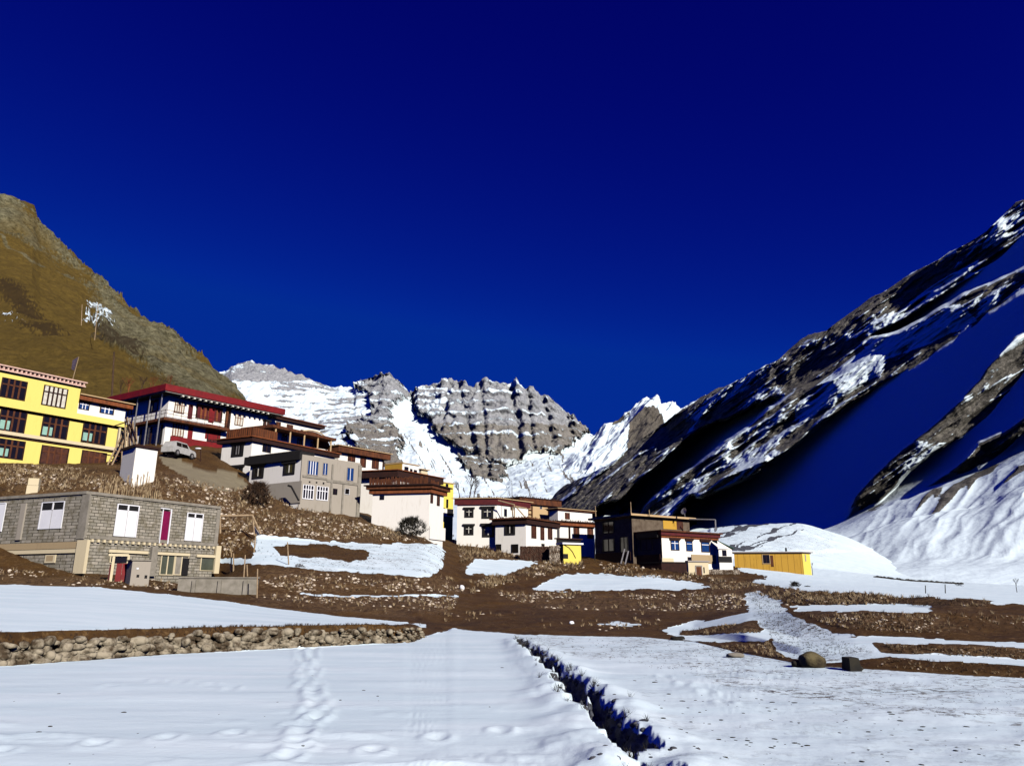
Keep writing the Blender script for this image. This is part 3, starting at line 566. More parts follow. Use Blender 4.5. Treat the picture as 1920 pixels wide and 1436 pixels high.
R1 = [Z(1030,1500,20),Z(1100,1150,20),Z(1200,850,22),Z(1300,640,26),Z(1400,540,32),(1500,990,470),(1560,985,440),(1600,968,425),(1650,945,410),(1700,925,395),(1800,895,380),(1850,880,375),(1920,840,370),(2200,740,360),(2500,640,350)]
ru = np.concatenate([np.arange(1030, 1960, 1.5), np.arange(1962, 2500, 6)])
al_, be_ = math.radians(48), math.radians(15)       # the mountain face: one great tilted plane carrying ribs
N0 = np.array([-math.sin(al_) * math.cos(be_), -math.sin(al_) * math.sin(be_), math.cos(al_)]); K0_ = N0 @ np.array([200, 425, 39 - EYE])
def rdir(u, v):
    a = (u - CX) / F; b = (CY - v) / F; den = cT - b * sT
    return np.stack([a / den, 1 + 0 * a, (sT + b * cT) / den], -1)
def d_plane(u, v, A=0.0): return (K0_ + A) / (rdir(u, v) @ N0)
R1 = [(1030, 1058), (1100, 1055), (1200, 1048), (1300, 1036), (1400, 1022), (1500, 1000), (1560, 988), (1600, 968), (1650, 945), (1700, 925), (1800, 895), (1850, 880), (1920, 840), (2200, 740), (2500, 640)]
R1 = [(u, v, float(d_plane(np.float64(u), np.float64(v)))) for u, v in R1]
v1 = smooth(np.interp(ru, [p[0] for p in R1], [p[1] for p in R1]), ru, 25); vs_ = np.interp(ru, [p[0] for p in SIL], [p[1] for p in SIL])
UR = np.repeat(ru[None, :], 430, 0); tt_ = np.linspace(0, 1, 430)[:, None]; VR = v1[None, :] * (1 - tt_) + vs_[None, :] * tt_
PB = rdir(UR, VR) * d_plane(UR, VR)[..., None]
rd = PB[..., 1]
f1 = fbm(PB * .005, 4, 101); f2 = fbm(PB * .015, 5, 102); f3 = fbm(PB * .06, 4, 103)
jit = f1 * 24 + f2 * 16 + f3 * 6; jv2 = f1[::-1] * 12 + f2 * 12 - f3 * 4
VR = VR + np.clip(tt_ * 8 - 7, 0, 1) * (f2 * 9 + f3 * 4)          # ragged skyline
BLUE = [
 [(2060,365),(1920,438),(1870,482),(1800,535),(1740,572),(1690,602),(1640,632),(1690,622),(1760,582),(1840,538),(1920,498),(2060,430)],
 [(2060,480),(1920,548),(1850,590),(1815,625),(1760,650),(1700,688),(1650,705),(1600,745),(1540,785),(1500,812),(1450,850),(1400,885),(1300,935),(1255,985),(1240,1010),(1560,1000),(1590,960),(1600,925),(1662,862),(1741,798),(1794,748),(1847,690),(1900,630),(2060,520)],
 [(2060,610),(1920,690),(1860,758),(1800,812),(1745,852),(1700,890),(1660,930),(1630,962),(1680,950),(1740,905),(1790,870),(1830,825),(1880,805),(1920,775),(2060,700)],
 [(2060,745),(1920,805),(1885,838),(1845,872),(1812,905),(1800,945),(1812,985),(1840,965),(1870,918),(1900,882),(1930,858),(2060,820)],
 [(1466,735),(1423,753),(1328,798),(1270,845),(1240,870),(1180,915),(1120,960),(1080,1000),(1150,990),(1220,935),(1285,885),(1345,838),(1405,792)],
]
LITP = [[(1298,930),(1350,900),(1425,866),(1425,880),(1360,918),(1310,940)], [(1440,838),(1500,800),(1508,812),(1450,850)]]
bl = (inpolys(UR + jit, VR + jv2, BLUE) & ~inpolys(UR + jit * .6, VR + jv2 * .5, LITP)).astype(float)
def blur(a, n):
    for _ in range(n): a = np.pad(a, 1, mode='edge'); a = (a[:-2, 1:-1] + a[2:, 1:-1] + a[1:-1, :-2] + a[1:-1, 2:] + a[1:-1, 1:-1] * 2) / 6
    return a
bls = blur(bl, 3)
# rib crests: (u, v, flank width px, height m); steep on the upper left, long sunlit flank on the lower right
RIBS = [
 [(2060,500,70,16),(1920,600,62,16),(1900,628,60,16),(1847,690,55,16),(1794,748,50,15),(1741,802,48,14),(1662,866,42,12),(1600,926,30,9),(1565,966,20,4)],
 [(2060,420,60,13),(1920,492,55,12),(1840,535,60,12),(1760,578,60,11),(1690,612,50,8),(1640,640,40,4)],
 [(1640,668,30,4),(1560,712,50,9),(1500,728,55,11),(1440,768,50,12),(1400,792,46,12),(1340,842,40,12),(1280,888,34,11),(1210,938,30,10),(1130,990,26,8)],
 [(2060,690,50,18),(1920,775,44,17),(1880,802,44,16),(1830,824,44,15),(1790,868,40,14),(1740,905,34,12),(1680,950,24,9),(1640,985,12,2)],
 [(2060,815,30,14),(1930,853,28,13),(1900,884,26,11),(1870,920,22,9),(1840,965,16,6),(1815,990,10,2)],
 [(1432,862,18,7),(1350,900,18,8),(1298,932,14,5)],
 [(2100,255,70,16),(1920,374,66,16),(1850,434,60,14),(1780,476,55,13),(1700,522,50,12),(1600,587,60,14),(1500,643,60,14),(1440,684,50,14),(1335,737,45,14),(1265,778,30,12)],
]
A_ = np.zeros(UR.shape); flank = np.zeros(UR.shape)
for pts in RIBS:
    sd, ww = polyline_field(UR + jit * .45, VR + jv2 * .35, [p[:3] for p in pts]); _, hh = polyline_field(UR + jit * .45, VR + jv2 * .35, [(p[0], p[1], p[3]) for p in pts])
    ww = ww * (1 + .4 * f1 + .3 * f2); hh = hh * (1 + .35 * f2 + .3 * f1)
    h = np.where(sd > 0, 1 - sd / ww, 1 + sd / 10.0); A_ = np.maximum(A_, np.clip(h, 0, 1) * hh)
rock = (1 - bls)
dgr = fbm(np.stack([(UR * .57 + VR * .82) * .085, (VR * .57 - UR * .82) * .012, 0 * UR], -1) + f2[..., None] * .6, 5, 105, ridged=True)
low = np.clip(tt_ * 14, 0, 1)
Lv = np.array(LDIR); TS = Lv - (N0 @ Lv) * N0; TS /= np.linalg.norm(TS); along = -(PB @ TS)
Ab = np.zeros(UR.shape); wts = np.full(UR.shape, 1e-6)
for poly, (u_, v_), a0_ in zip(BLUE, ((2060, 400), (2060, 500), (2060, 660), (2060, 770), (1466, 735)), (8, 20, 8, 6, 5)):
    x0 = rdir(np.float64(u_), np.float64(v_)) * d_plane(np.float64(u_), np.float64(v_)); al0 = -(x0 @ TS)
    wk = blur(inpolys(UR + jit, VR + jv2, [poly]).astype(float), 8)
    Ab += wk * np.clip(a0_ - .115 * (along - al0), -38, 40); wts += wk
Ab /= wts; bw = blur(bl, 14)
al_s = -(rdir(np.float64(2000), np.float64(560)) * d_plane(np.float64(2000), np.float64(560))) @ TS
A_ = (A_ + np.clip(.062 * (along - al_s), -10, 42)) * (1 - bw) + Ab * bw
A_ = (A_ + rock * (f2 * 3.2 + f3 * 1.3 + (dgr - .45) * 2.4) + (1 - rock) * f1 * 1.2) * low
Rm = rdir(UR, VR) * d_plane(UR, VR, A_)[..., None]; Rm[..., 2] += EYE
Rf = loft(ru, [R0, R1], [110], [(30, 40), (25, 25)])[:-1]
back = rdir(ru, vs_ + 90) * (d_plane(ru, vs_) * 1.15)[:, None]; back[..., 2] += EYE
R = np.concatenate([Rf, Rm, back[None]], 0); RU, RV = to_uv(R)
def padr(a, v=0.0): return np.concatenate([np.full((110, a.shape[1]), v), a, a[-1:]], 0)
rock = padr(rock) * np.clip((np.arange(R.shape[0]) - 112) / 12, 0, 1)[:, None]; dgr = padr(dgr); f1 = padr(f1); f2 = padr(f2); f3 = padr(f3); jit = padr(jit)
# rolling snow dunes at the foot
du = fbm(np.stack([(R[..., 0] * .5 + R[..., 1] * .85) * .02, (R[..., 0] - R[..., 1] * .4) * .006, 0 * RU], -1), 3, 107)
foot = np.clip((112 - np.arange(R.shape[0])) / 25, 0, 1)[:, None] * np.clip((R[..., 2] - 3) / 12, 0, 1) * np.clip((RU - 1520) / 120, 0, 1)
fr_ = fbm(np.stack([(RU * .55 + RV * .83) * .02, (RV * .55 - RU * .83) * .004, 0 * RU], -1), 4, 108, ridged=True) - .5
R[..., 2] += foot * (du * 6 + fr_ * 5 * np.clip((1060 - RV) / 120, 0, 1))
rs = 1.0 - rock + rock * (.40 + 1.0 * (dgr - .42) + .8 * f2)
rs = rs - np.clip(fr_ + .5 - .62 + .25 * f3, 0, 1) * 6 * np.clip((985 - RV) / 60, 0, 1) * (np.arange(R.shape[0]) < 112)[:, None] * (RU > 1600)
whites = inpolys(RU + jit * .5, RV + jit * .4, [[(1665,590),(1740,540),(1840,480),(1870,500),(1790,560),(1680,625),(1650,620)], [(1620,650),(1700,620),(1800,570),(1830,600),(1740,640),(1640,680)], [(1880,405),(1920,380),(1920,430),(1860,470),(1830,480)],
                                    [(1500,740),(1560,700),(1640,670),(1640,700),(1540,760),(1480,790)], [(1700,870),(1760,830),(1840,820),(1800,880),(1700,960),(1640,985)], [(1340,745),(1400,705),(1440,684),(1440,705),(1380,745),(1320,780)]])
rs = rs + whites * (.5 + .4 * f2)
rs = np.maximum(rs, np.clip((RV - 985 - f2 * 20) / 25, 0, .9))
rme = np_mesh('mountain_ridge', R, grid_faces(*R.shape[:2]), mat_mountain('ridge_rock', [(.34, .315, .27), (.075, .07, .06), (.40, .385, .35), (.13, .125, .115), (.08, .07, .06)], .03, strata=(1, .4, 1.3), bumpd=6, grad=1.0), True, {'snow': rs, 'tint': np.clip(f1 * 1.5, 0, 1), 'dark': 0 * RU})
tag(link('mountain_ridge', rme), 'steep shaded mountain with sunlit rock ribs and blue snow gullies', kind='structure')

# ------------------------------------------------------------------ building kit
def prj_dir(deg): a = math.radians(deg); return Vector((math.sin(a), math.cos(a), 0))
def ray(u, v):
    a = (u - CX) / F; b = (CY - v) / F
    return Vector((a, cT - b * sT, sT + b * cT))
class Face:
    def __init__(s, p, d, n): s.p = Vector((p[0], p[1], 0)); s.d = d; s.n = n
    def hit(s, u, v):
        r = ray(u, v); o = Vector((0, 0, EYE)); t = (s.p - o).dot(s.n) / r.dot(s.n); q = o + r * t
        return (q - s.p).dot(s.d), q.z
    def pt(s, a, z, out=0): q = s.p + s.d * a + s.n * out; return (q.x, q.y, z)
    def box(s, mb, a0, a1, z0, z1, o0, o1):
        mb.hexa([s.pt(a0, z0, o0), s.pt(a1, z0, o0), s.pt(a1, z1, o0), s.pt(a0, z1, o0)], [s.pt(a0, z0, o1), s.pt(a1, z0, o1), s.pt(a1, z1, o1), s.pt(a0, z1, o1)])
    def pbox(s, mb, u0, v0, u1, v1, o0, o1):
        a0, a1, z0, z1 = s.rect(u0, v0, u1, v1); s.box(mb, a0, a1, z0, z1, o0, o1)
    def rect(s, u0, v0, u1, v1):
        um, vm = (u0 + u1) / 2, (v0 + v1) / 2
        a0 = s.hit(u0, vm)[0]; a1 = s.hit(u1, vm)[0]; z1 = s.hit(um, v0)[1]; z0 = s.hit(um, v1)[1]
        return min(a0, a1), max(a0, a1), min(z0, z1), max(z0, z1)
def face_from(C, ang, side):
    d = prj_dir(ang); n = Vector((d.y, -d.x, 0)) if side == 'R' else Vector((-d.y, d.x, 0))
    return Face(C, d, n)
def len_to(C, ang, u, z):
    d = prj_dir(ang); A = (u - CX) / F
    return (A * (C.y * cT + (z - EYE) * sT) - C.x) / (d.x - A * d.y * cT)
class House:
    """corner pixel (u, v_top, distance); right wall runs at angle aR to pixel column uR, left wall at aL to uL"""
    def __init__(s, root, C, uR, uL, aR, aL, depth=6.0):
        s.root = root; p = P(*C); s.C = p; s.zt = p.z; s.r = prj_dir(aR); s.l = prj_dir(aL)
        s.LR = len_to(p, aR, uR, p.z) if uR is not None else depth
        s.LL = len_to(p, aL, uL, p.z) if uL is not None else depth
        s.FR = face_from(p, aR, 'R'); s.FL = face_from(p, aL, 'L')
    def foot(s, e=0.0, cR=0.0, cL=0.0):
        C = Vector((s.C.x, s.C.y, 0)); r, l = s.r, s.l
        return [(C - r * e - l * e), (C + r * (s.LR + e) - l * e), (C + r * (s.LR + e) + l * (s.LL + e)), (C - r * e + l * (s.LL + e))]
    def z(s, v, u=None): return (s.FR.hit(u, v)[1]) if u is not None else z_of(v, s.C.y)
    def slab(s, name, mat, v0, v1, e, zadd=0):
        mb = MB(); z0, z1 = z_of(v1, s.C.y), z_of(v0, s.C.y); mb.prism([(q.x, q.y) for q in s.foot(e)], z0 + zadd, z1 + zadd)
        return mb.build(name, mat, s.root)
    def walls(s, mat, v0, zb, name='wall'):
        mb = MB(); mb.prism([(q.x, q.y) for q in s.foot(0)], zb, z_of(v0, s.C.y)); return mb.build(name, mat, s.root)
def window(face, root, u0, v0, u1, v1, style='tib', nx=2, ny=1, pane=None, frame=None, sur=None, name='window'):
    a0, a1, z0, z1 = face.rect(u0, v0, u1, v1); w, h = a1 - a0, z1 - z0
    S = {'tib': ('black', 'curtain', 'glass', .20, .16, True), 'brown': ('brown', 'rust', 'glass', .07, .06, False), 'blue': ('dimgrey', 'panel', 'bluegl', .05, .04, False),
         'big': ('darkbrown', 'rust', 'glass', .05, .04, False), 'panel': ('concrete', 'panel', 'panel', .04, .03, False), 'tibblue': ('darkbrown', 'panel', 'bluegl', .08, .05, True), 'dark': ('black', 'darkbrown', 'glass', .08, .06, False),
         'white': ('panel', 'panel', 'glass', .06, .06, False), 'maroon': ('maroon', 'darkbrown', 'maroon', .1, .08, False), 'tibwhite': ('darkbrown', 'darkbrown', 'curtain', .1, .1, True)}[style]
    sm, fm, pm, mx, my, lint = S; sm = sur or sm; fm = frame or fm; pm = pane or pm
    mb = MB(); top = z1 - (h * .16 if lint else 0)
    fx, fy = w * mx, h * my
    # surround: four bars around the opening, so the pane sits back inside it
    face.box(mb, a0, a0 + fx, z0, top, -.02, .07); face.box(mb, a1 - fx, a1, z0, top, -.02, .07)
    face.box(mb, a0 + fx, a1 - fx, z0, z0 + fy, -.02, .068); face.box(mb, a0 + fx, a1 - fx, top - fy * .6, top, -.02, .068)
    sr = mb.build(name, M[sm], root)
    b0, b1, c0, c1 = a0 + fx, a1 - fx, z0 + fy, top - fy * .6
    if lint:
        m2 = MB(); e = w * .13
        face.box(m2, a0 - e, a1 + e, top + .001, z1, -.02, .20); face.box(m2, a0 - e * .5, a1 + e * .5, top - h * .07, top, .072, .13)
        m2.build('lintel', M['black' if style in ('tib',) else 'darkbrown'], sr)
    m3 = MB(); face.box(m3, b0, b1, c0, c1, -.03, .018); m3.build('pane', M[pm], sr)
    t = max(.03, w * .035); m4 = MB()
    for k in range(1, nx):
        x = b0 + (b1 - b0) * k / nx; face.box(m4, x - t, x + t, c0, c1, .0185, .05)
    if ny > 1:
        for k in range(1, ny):
            z = c0 + (c1 - c0) * (k / ny if ny > 2 else .68); face.box(m4, b0, b1, z - t * .8, z + t * .8, .019, .047)
    if nx > 1 or ny > 1: m4.build('frame', M[fm], sr)
    return sr
def part(face, root, name, mat, rects, o0, o1):
    mb = MB()
    for r in rects: face.pbox(mb, *r, o0, o1)
    return mb.build(name, M[mat], root)
def house(name, C, label, cat='house', group=None):
    p = P(*C); g = drop(p.x, p.y, p.z - 6)
    return empty(name, (p.x, p.y, g), label, cat, group), g
def roof_brush(H_, v, e, n, h=.28, mat='twig', name='brushwood_edge'):
    """bundles of firewood laid along the roof edge"""
    mb = MB(); z = z_of(v, H_.C.y)
    for Fc, L in ((H_.FR, H_.LR), (H_.FL, H_.LL)):
        k = int(L / .16)
        for i in range(k):
            a = i / k * L; q = Fc.pt(a, z, e - .1 - random.random() * .25); hh = h * random.uniform(.5, 1.2)
            mb.bar(q, (q[0] + random.uniform(-.2, .2), q[1] + random.uniform(-.2, .2), z + hh), .05, .03, 4)
    return mb.build(name, M[mat], H_.root)

# ------------------------------------------------------------------ yellow three storey building (far left)
C = (241, 757, 84.0)
r, g = house('apartment_building', C, 'long bright yellow three storey building with pink toothed cornice and big dark windows', 'building')
pA = P(151, 716, 80); FY = Face(P(151, 716, 80), prj_dir(36), Vector((math.cos(math.radians(36)), -math.sin(math.radians(36)), 0)))
nY = FY.n
def ysolid(u0, vt, u1, name, mat, depth, back=0.0, vb=None, uref=151):
    a0 = FY.hit(u0, vt if True else 0)[0] if u0 > -900 else -14; a1 = FY.hit(u1, vt)[0]; z1 = FY.hit(uref, vt)[1]; z0 = FY.hit(uref, vb)[1] if vb else 9.0
    mb = MB(); FY.box(mb, a0, a1, z0, z1, -depth, -back); return mb.build(name, M[mat], r), a0, a1, z0, z1
zt1 = FY.hit(147, 725)[1]; aE = FY.hit(236, 790)[0]; aM = FY.hit(146.5, 760)[0]; aS = -15.0
zy = FY.hit(147, 775)[1]
mb = MB(); FY.box(mb, aS, aM, 9.5, zt1, -9, 0); FY.box(mb, aM, aE, 9.5, zy, -9, -.001); mb.build('wall', M['yellow'], r)
zb2 = FY.hit(147, 748)[1]
mb = MB(); FY.box(mb, aM + .002, aE + .05, zy, zb2, -8, -.5); mb.build('upper_wall', M['white'], r)
zr = FY.hit(147, 737)[1]
mb = MB(); FY.box(mb, aM + .003, aE + .6, zb2 + .001, zr - .12, -8.3, .05); ev = mb.build('eave', M['rust'], r)
mb = MB(); FY.box(mb, aM + .004, aE + .75, zr - .119, zr, -8.4, .25); mb.build('roof_edge', M['tan'], r)
zc0, zc1 = FY.hit(147, 725)[1], FY.hit(151, 716)[1]
mb = MB(); FY.box(mb, aS, aM + .35, zc0 + .001, zc0 + .14, -9.2, .34); FY.box(mb, aS, aM + .2, zc0 + .141, zc1 - .13, -9.1, .12); FY.box(mb, aS, aM + .45, zc1 - .129, zc1, -9.3, .42)
co = mb.build('cornice', M['pink'], r)
mb = MB(); a = aS + .1
while a < aM + .1:
    FY.box(mb, a, a + .17, zc0 + .16, zc1 - .15, .121, .30); a += .42
mb.build('dentils', M['pink'], co)
mb = MB(); a = aS + .31
while a < aM:
    FY.box(mb, a, a + .16, zc0 + .17, zc1 - .17, .1215, .15); a += .42
mb.build('dentil_gaps', M['maroon'], co)['kind'] = 'stuff'
# floor ledges
def zline(v, u=128): return FY.hit(u, v)[1]
for nm, v0, v1, ou, mt in (('ledge', 779.5, 784.5, .45, 'yellow'), ('ledge', 826.5, 832.5, .30, 'cream')):
    mb = MB(); FY.box(mb, aS, aE if nm else aE, zline(v1), zline(v0), -.01, ou); mb.build(nm, M[mt], r)
mb = MB(); FY.box(mb, aS, aE - .3, zline(787.5), zline(784.6), -.01, .12); mb.build('ledge_shade_strip', M['darkbrown'], r)  # dark strips painted where the ledges throw their shade
mb = MB(); FY.box(mb, aS, aE - .3, zline(836), zline(832.6), -.01, .12); mb.build('ledge_shade_strip', M['darkbrown'], r)
for (u0, v0, u1, v1, nx, ny, st, pn) in [(0, 711, 50, 748, 4, 2, 'big', None), (79, 725, 126, 763, 5, 2, 'big', 'curtain'), (-72, 692, -28, 727, 4, 2, 'big', None),
     (-3, 769, 49, 811, 4, 2, 'big', None), (77, 783, 128, 822, 4, 2, 'big', None), (153, 795, 200, 832, 4, 2, 'big', None), (-78, 747, -26, 790, 4, 2, 'big', None),
     (-6, 824, 46, 860, 4, 2, 'big', None), (75, 837, 128, 872, 4, 2, 'big', 'brownpane'), (151, 846, 199, 880, 4, 2, 'big', 'brownpane')]:
    w_ = window(FY, r, u0, v0, u1, v1, st, nx, ny, pane=pn, frame='brown' if pn != 'curtain' else 'darkbrown')
    a0, a1, z0, z1 = FY.rect(u0, v0, u1, v1)
    if pn is None and v0 > 760:
        mb = MB(); ww = a1 - a0; hh = z1 - z0; FY.box(mb, a0 + ww * .06, a0 + ww * .42, z0 + hh * .1, z0 + hh * .5, .019, .03); mb.build('curtain', M['greengl'], w_)
FW = Face(FY.p + Vector((FY.n.x, FY.n.y, 0)) * -.5, FY.d, FY.n)
for (u0, v0, u1, v1) in [(147.5, 751, 168, 768), (187, 760, 214, 776)]: window(FW, r, u0, v0, u1, v1, 'tibblue', 3, 2)
part(FY, r, 'door', 'black', [(219, 806, 232, 876)], -.02, .03)
for u in (217.5, 233.5):
    part(FY, r, 'pillar', 'cream', [(u - 1.5, 802, u + 1.5, 878)], -.02, .35)
# flag mast on its roof
b = P(133, 714, 82); mr = empty('flag_mast', b, 'leaning pole with a faded flag on the yellow building roof', 'flagpole')
mb = MB(); tp = P(148, 669, 82.2); mb.bar(b - Vector((0, 0, 1.5)), tp, .05, .03); mb.build('pole', M['wood'], mr)
q = [P(147, 669, 82.2), P(136, 676, 82.4), P(134, 692, 82.3), P(139, 695, 82.1)]
mb = MB(); mb.hexa([x for x in q], [x + Vector((.03, -.06, 0)) for x in q]); mb.build('flag', M['cloth'], mr)
mb = MB(); mb.prism([(b.x - .5, b.y - .4), (b.x + .5, b.y - .4), (b.x + .5, b.y + .4), (b.x - .5, b.y + .4)], b.z - 1.6, b.z - .2); mb.build('plinth', M['white'], mr)

# wooden stair beside it
s0 = P(196, 880, 79); sr_ = empty('outdoor_stair', s0, 'rickety timber stair with posts at the right end of the yellow building', 'stairs')
mb = MB()
for (u0, v0, u1, v1, d) in [(196, 884, 236, 800, 79.2), (203, 886, 243, 803, 78.6)]: mb.bar(P(u0, v0, d), P(u1, v1, d + 2), .09)
mb.build('stringers', M['wood'], sr_)
mb = MB()
for k in range(12):
    t = k / 11; a_ = P(196, 884, 79.2).lerp(P(236, 800, 81.2), t); b_ = P(203, 886, 78.6).lerp(P(243, 803, 80.6), t)
    mb.hexa([a_, b_, b_ + Vector((.25, .2, 0)), a_ + Vector((.25, .2, 0))], [x + Vector((0, 0, .05)) for x in (a_, b_, b_ + Vector((.25, .2, 0)), a_ + Vector((.25, .2, 0)))])
mb.build('treads', M['brown'], sr_)
mb = MB()
for u, v0, v1 in [(240, 782, 880), (246, 785, 872), (252, 790, 860), (236, 790, 884), (257, 800, 850), (228, 830, 886)]: mb.bar(P(u, v1, 79.5), P(u + random.uniform(-3, 3), v0, 79.7), .07)
mb.build('posts', M['wood'], sr_)
mb = MB()
for u, v0, u1, v1 in [(236, 784, 250, 832), (244, 790, 256, 826), (210, 800, 240, 790)]: mb.bar(P(u, v0, 79.3), P(u1, v1, 79.4), .06)
mb.build('braces', M['darkbrown'], sr_)

# small white block house in front
C = (255.5, 838, 68.0); r, g = house('storage_block', C, 'plain white windowless block with flat dark slab roof above the brushwood fence', 'outbuilding')
H_ = House(r, C, 296, 230.5, 35, -47); H_.walls(M['white'], 838, g - 4); H_.slab('roof_slab', M['darkbrown'], 833, 837.5, .18)

# ------------------------------------------------------------------ grey block house (left front)
C = (163, 922, 50.0); r, g = house('block_house', C, 'unfinished grey block house with blank white window panels and a magenta door', 'house')
H_ = House(r, C, 410, -110, 30, -68); FR, FL = H_.FR, H_.FL
H_.walls(M['blocks'], 926, 1.5)
H_.slab('parapet', M['concrete'], 920.5, 926, .10)
part(FR, r, 'corner_column', 'concrete', [(163, 927, 166.5, 1008)], -.01, .03); part(FL, r, 'corner_column', 'concrete', [(150, 927, 164, 1010)], -.01, .05)
part(FR, r, 'end_column', 'concrete', [(404, 952, 410.5, 1024)], -.01, .03)
part(FL, r, 'pilaster', 'grey', [(37, 944, 46, 1012)], -.01, .12)
part(FL, r, 'plinth_band', 'beige', [(-100, 1019, 163, 1031)], -.01, .06)
part(FL, r, 'ground_beam', 'cream', [(-100, 1032, 163, 1039)], -.01, .10)
part(FL, r, 'corner_pillar', 'cream', [(146, 1012.5, 165, 1075)], -.01, .22)
part(FR, r, 'floor_beam', 'concrete', [(166, 1011, 409, 1017)], -.01, .07)
mb = MB(); a0, a1, z0, z1 = FR.rect(168, 1017.5, 404, 1022.5); a = a0
while a < a1:
    FR.box(mb, a, a + .16, z0, z1, -.01, .16); a += .42
mb.build('joist_row', M['cream'], r)['kind'] = 'stuff'
def panel_win(fc, u0, v0, u1, v1, dark):
    a0, a1, z0, z1 = fc.rect(u0, v0, u1, v1); hh = z1 - z0; ww = a1 - a0
    mb = MB(); fc.box(mb, a0, a1, z0, z0 + hh * (1 - dark), -.02, .045); w_ = mb.build('window_panel', M['panel'], r)
    mb = MB(); fc.box(mb, a0, a1, z0 + hh * (1 - dark) + .001, z1, -.02, .02); mb.build('opening', M['black'], w_)
    mb = MB(); am = (a0 + a1) / 2; t = .05
    fc.box(mb, am - t, am + t, z0 + hh * (1 - dark) + .001, z1, .021, .07); fc.box(mb, a0 - .03, a0 + t, z0, z1, .046, .08); fc.box(mb, a1 - t, a1 + .03, z0, z1, .046, .08); fc.box(mb, a0 + t, a1 - t, z1 - t, z1 + .02, .022, .075)
    mb.build('frame', M['panel'], w_)
    mb = MB(); fc.box(mb, am - .012, am + .012, z0, z0 + hh * (1 - dark), .046, .052); mb.build('panel_joint', M['concrete'], w_)
panel_win(FL, 77, 941, 119, 991, .30); panel_win(FL, -30, 944, 8, 997, .02)
panel_win(FR, 216, 946, 257, 1006, .18); panel_win(FR, 348, 962, 378, 1014, .16)
a = part(FR, r, 'door', 'magenta', [(302, 958, 316, 1020)], -.02, .04)
mb = MB(); FR.pbox(mb, 300.6, 954, 302, 1020, -.02, .09); FR.pbox(mb, 316, 954, 318, 1020, -.02, .09); FR.pbox(mb, 300.6, 952.6, 318, 954.3, -.02, .092); mb.build('door_frame', M['panel'], a)
part(FR, a, 'door_top_light', 'black', [(302, 954.5, 316, 958)], -.02, .05)
# ground floor openings with pale frames
for (u0, v0, u1, v1, nx, pn) in [(206, 1033, 240, 1055, 3, 'glass'), (300, 1040, 326, 1078, 2, 'dullgl'), (326.5, 1040, 352, 1078, 2, 'concrete'), (375, 1044, 402, 1070, 1, 'dullgl')]:
    window(FR, r, u0, v0, u1, v1, 'big', nx, 1, pane=pn, frame='cream', sur='cream')
part(FR, r, 'lintel_beam', 'cream', [(202, 1031.5, 276, 1037)], .071, .16); part(FR, r, 'lintel_beam', 'cream', [(292, 1036, 354, 1041)], .071, .16); part(FR, r, 'lintel_beam', 'cream', [(367, 1040, 409, 1045)], .071, .16)
part(FR, r, 'buttress', 'concrete', [(279, 1024, 290, 1080)], -.01, .25); part(FR, r, 'pillar', 'cream', [(401, 1023, 410, 1075)], -.01, .18)
a = part(FR, r, 'doorway', 'black', [(340, 1046, 352, 1078)], .072, .09)
w_ = part(FL, r, 'cellar_window', 'cream', [(86, 1040, 105, 1055)], -.01, .08); part(FL, w_, 'opening', 'beige', [(88.5, 1041.5, 101.5, 1052)], .0805, .085)

# red yard gate and its grey booth
gp = P(203, 1090, 47.6); r = empty('yard_gate', (gp.x, gp.y, drop(gp.x, gp.y)), 'deep red double gate in a pale frame below the grey block house', 'gate')
FG = Face(P(203, 1090, 47.4), prj_dir(62), Vector((math.cos(math.radians(62)), -math.sin(math.radians(62)), 0)))
part(FG, r, 'gate_leaf', 'red', [(217, 1056, 227.5, 1090)], 0, .05); part(FG, r, 'gate_leaf', 'red', [(228, 1056, 237, 1090)], 0, .05)
part(FG, r, 'gate_post', 'cream', [(208, 1040, 213, 1092)], -.05, .12); part(FG, r, 'gate_post', 'maroon', [(203.5, 1058, 207, 1092)], -.05, .1); part(FG, r, 'gate_post', 'cream', [(237.3, 1040, 240.5, 1092)], -.05, .12)
part(FG, r, 'top_light', 'glass', [(213.5, 1043, 237, 1055)], 0, .04); part(FG, r, 'head_rail', 'cream', [(204, 1038, 241, 1042.5)], -.06, .14)
C = (249, 1050, 46.5); r, g = house('gate_booth', C, 'low grey rendered booth beside the deep red yard gate', 'outbuilding')
H_ = House(r, C, 284, 240, 62, -40, 2); H_.walls(M['grey'], 1050.8, g - 1); H_.slab('cap', M['concrete'], 1048.6, 1050.7, .08)
part(H_.FR, r, 'vent', 'black', [(256, 1077, 261, 1082)], -.01, .02); part(H_.FR, r, 'vent', 'black', [(271, 1078, 276, 1084)], -.01, .02); part(H_.FR, r, 'name_plate', 'panel', [(256, 1064, 260, 1067)], -.01, .03)
# cellar pit wall to the right of the house
C = (335, 1083, 45.5); r, g = house('concrete_trough', C, 'long low concrete wall with a flat rail below the block house', 'wall')
H_ = House(r, C, 484, None, 80, -10, .35); H_.walls(M['concrete'], 1083.6, g - 1.2); H_.slab('coping', M['concrete'], 1081.2, 1083.4, .07)
for k in range(3):
    mb = MB(); a = .9 + k * (H_.LR - 1.6) / 2; H_.FR.box(mb, a - .1, a + .1, H_.zt - 1.6, H_.zt - .12, -.01, .14); mb.build('buttress', M['concrete'], r)

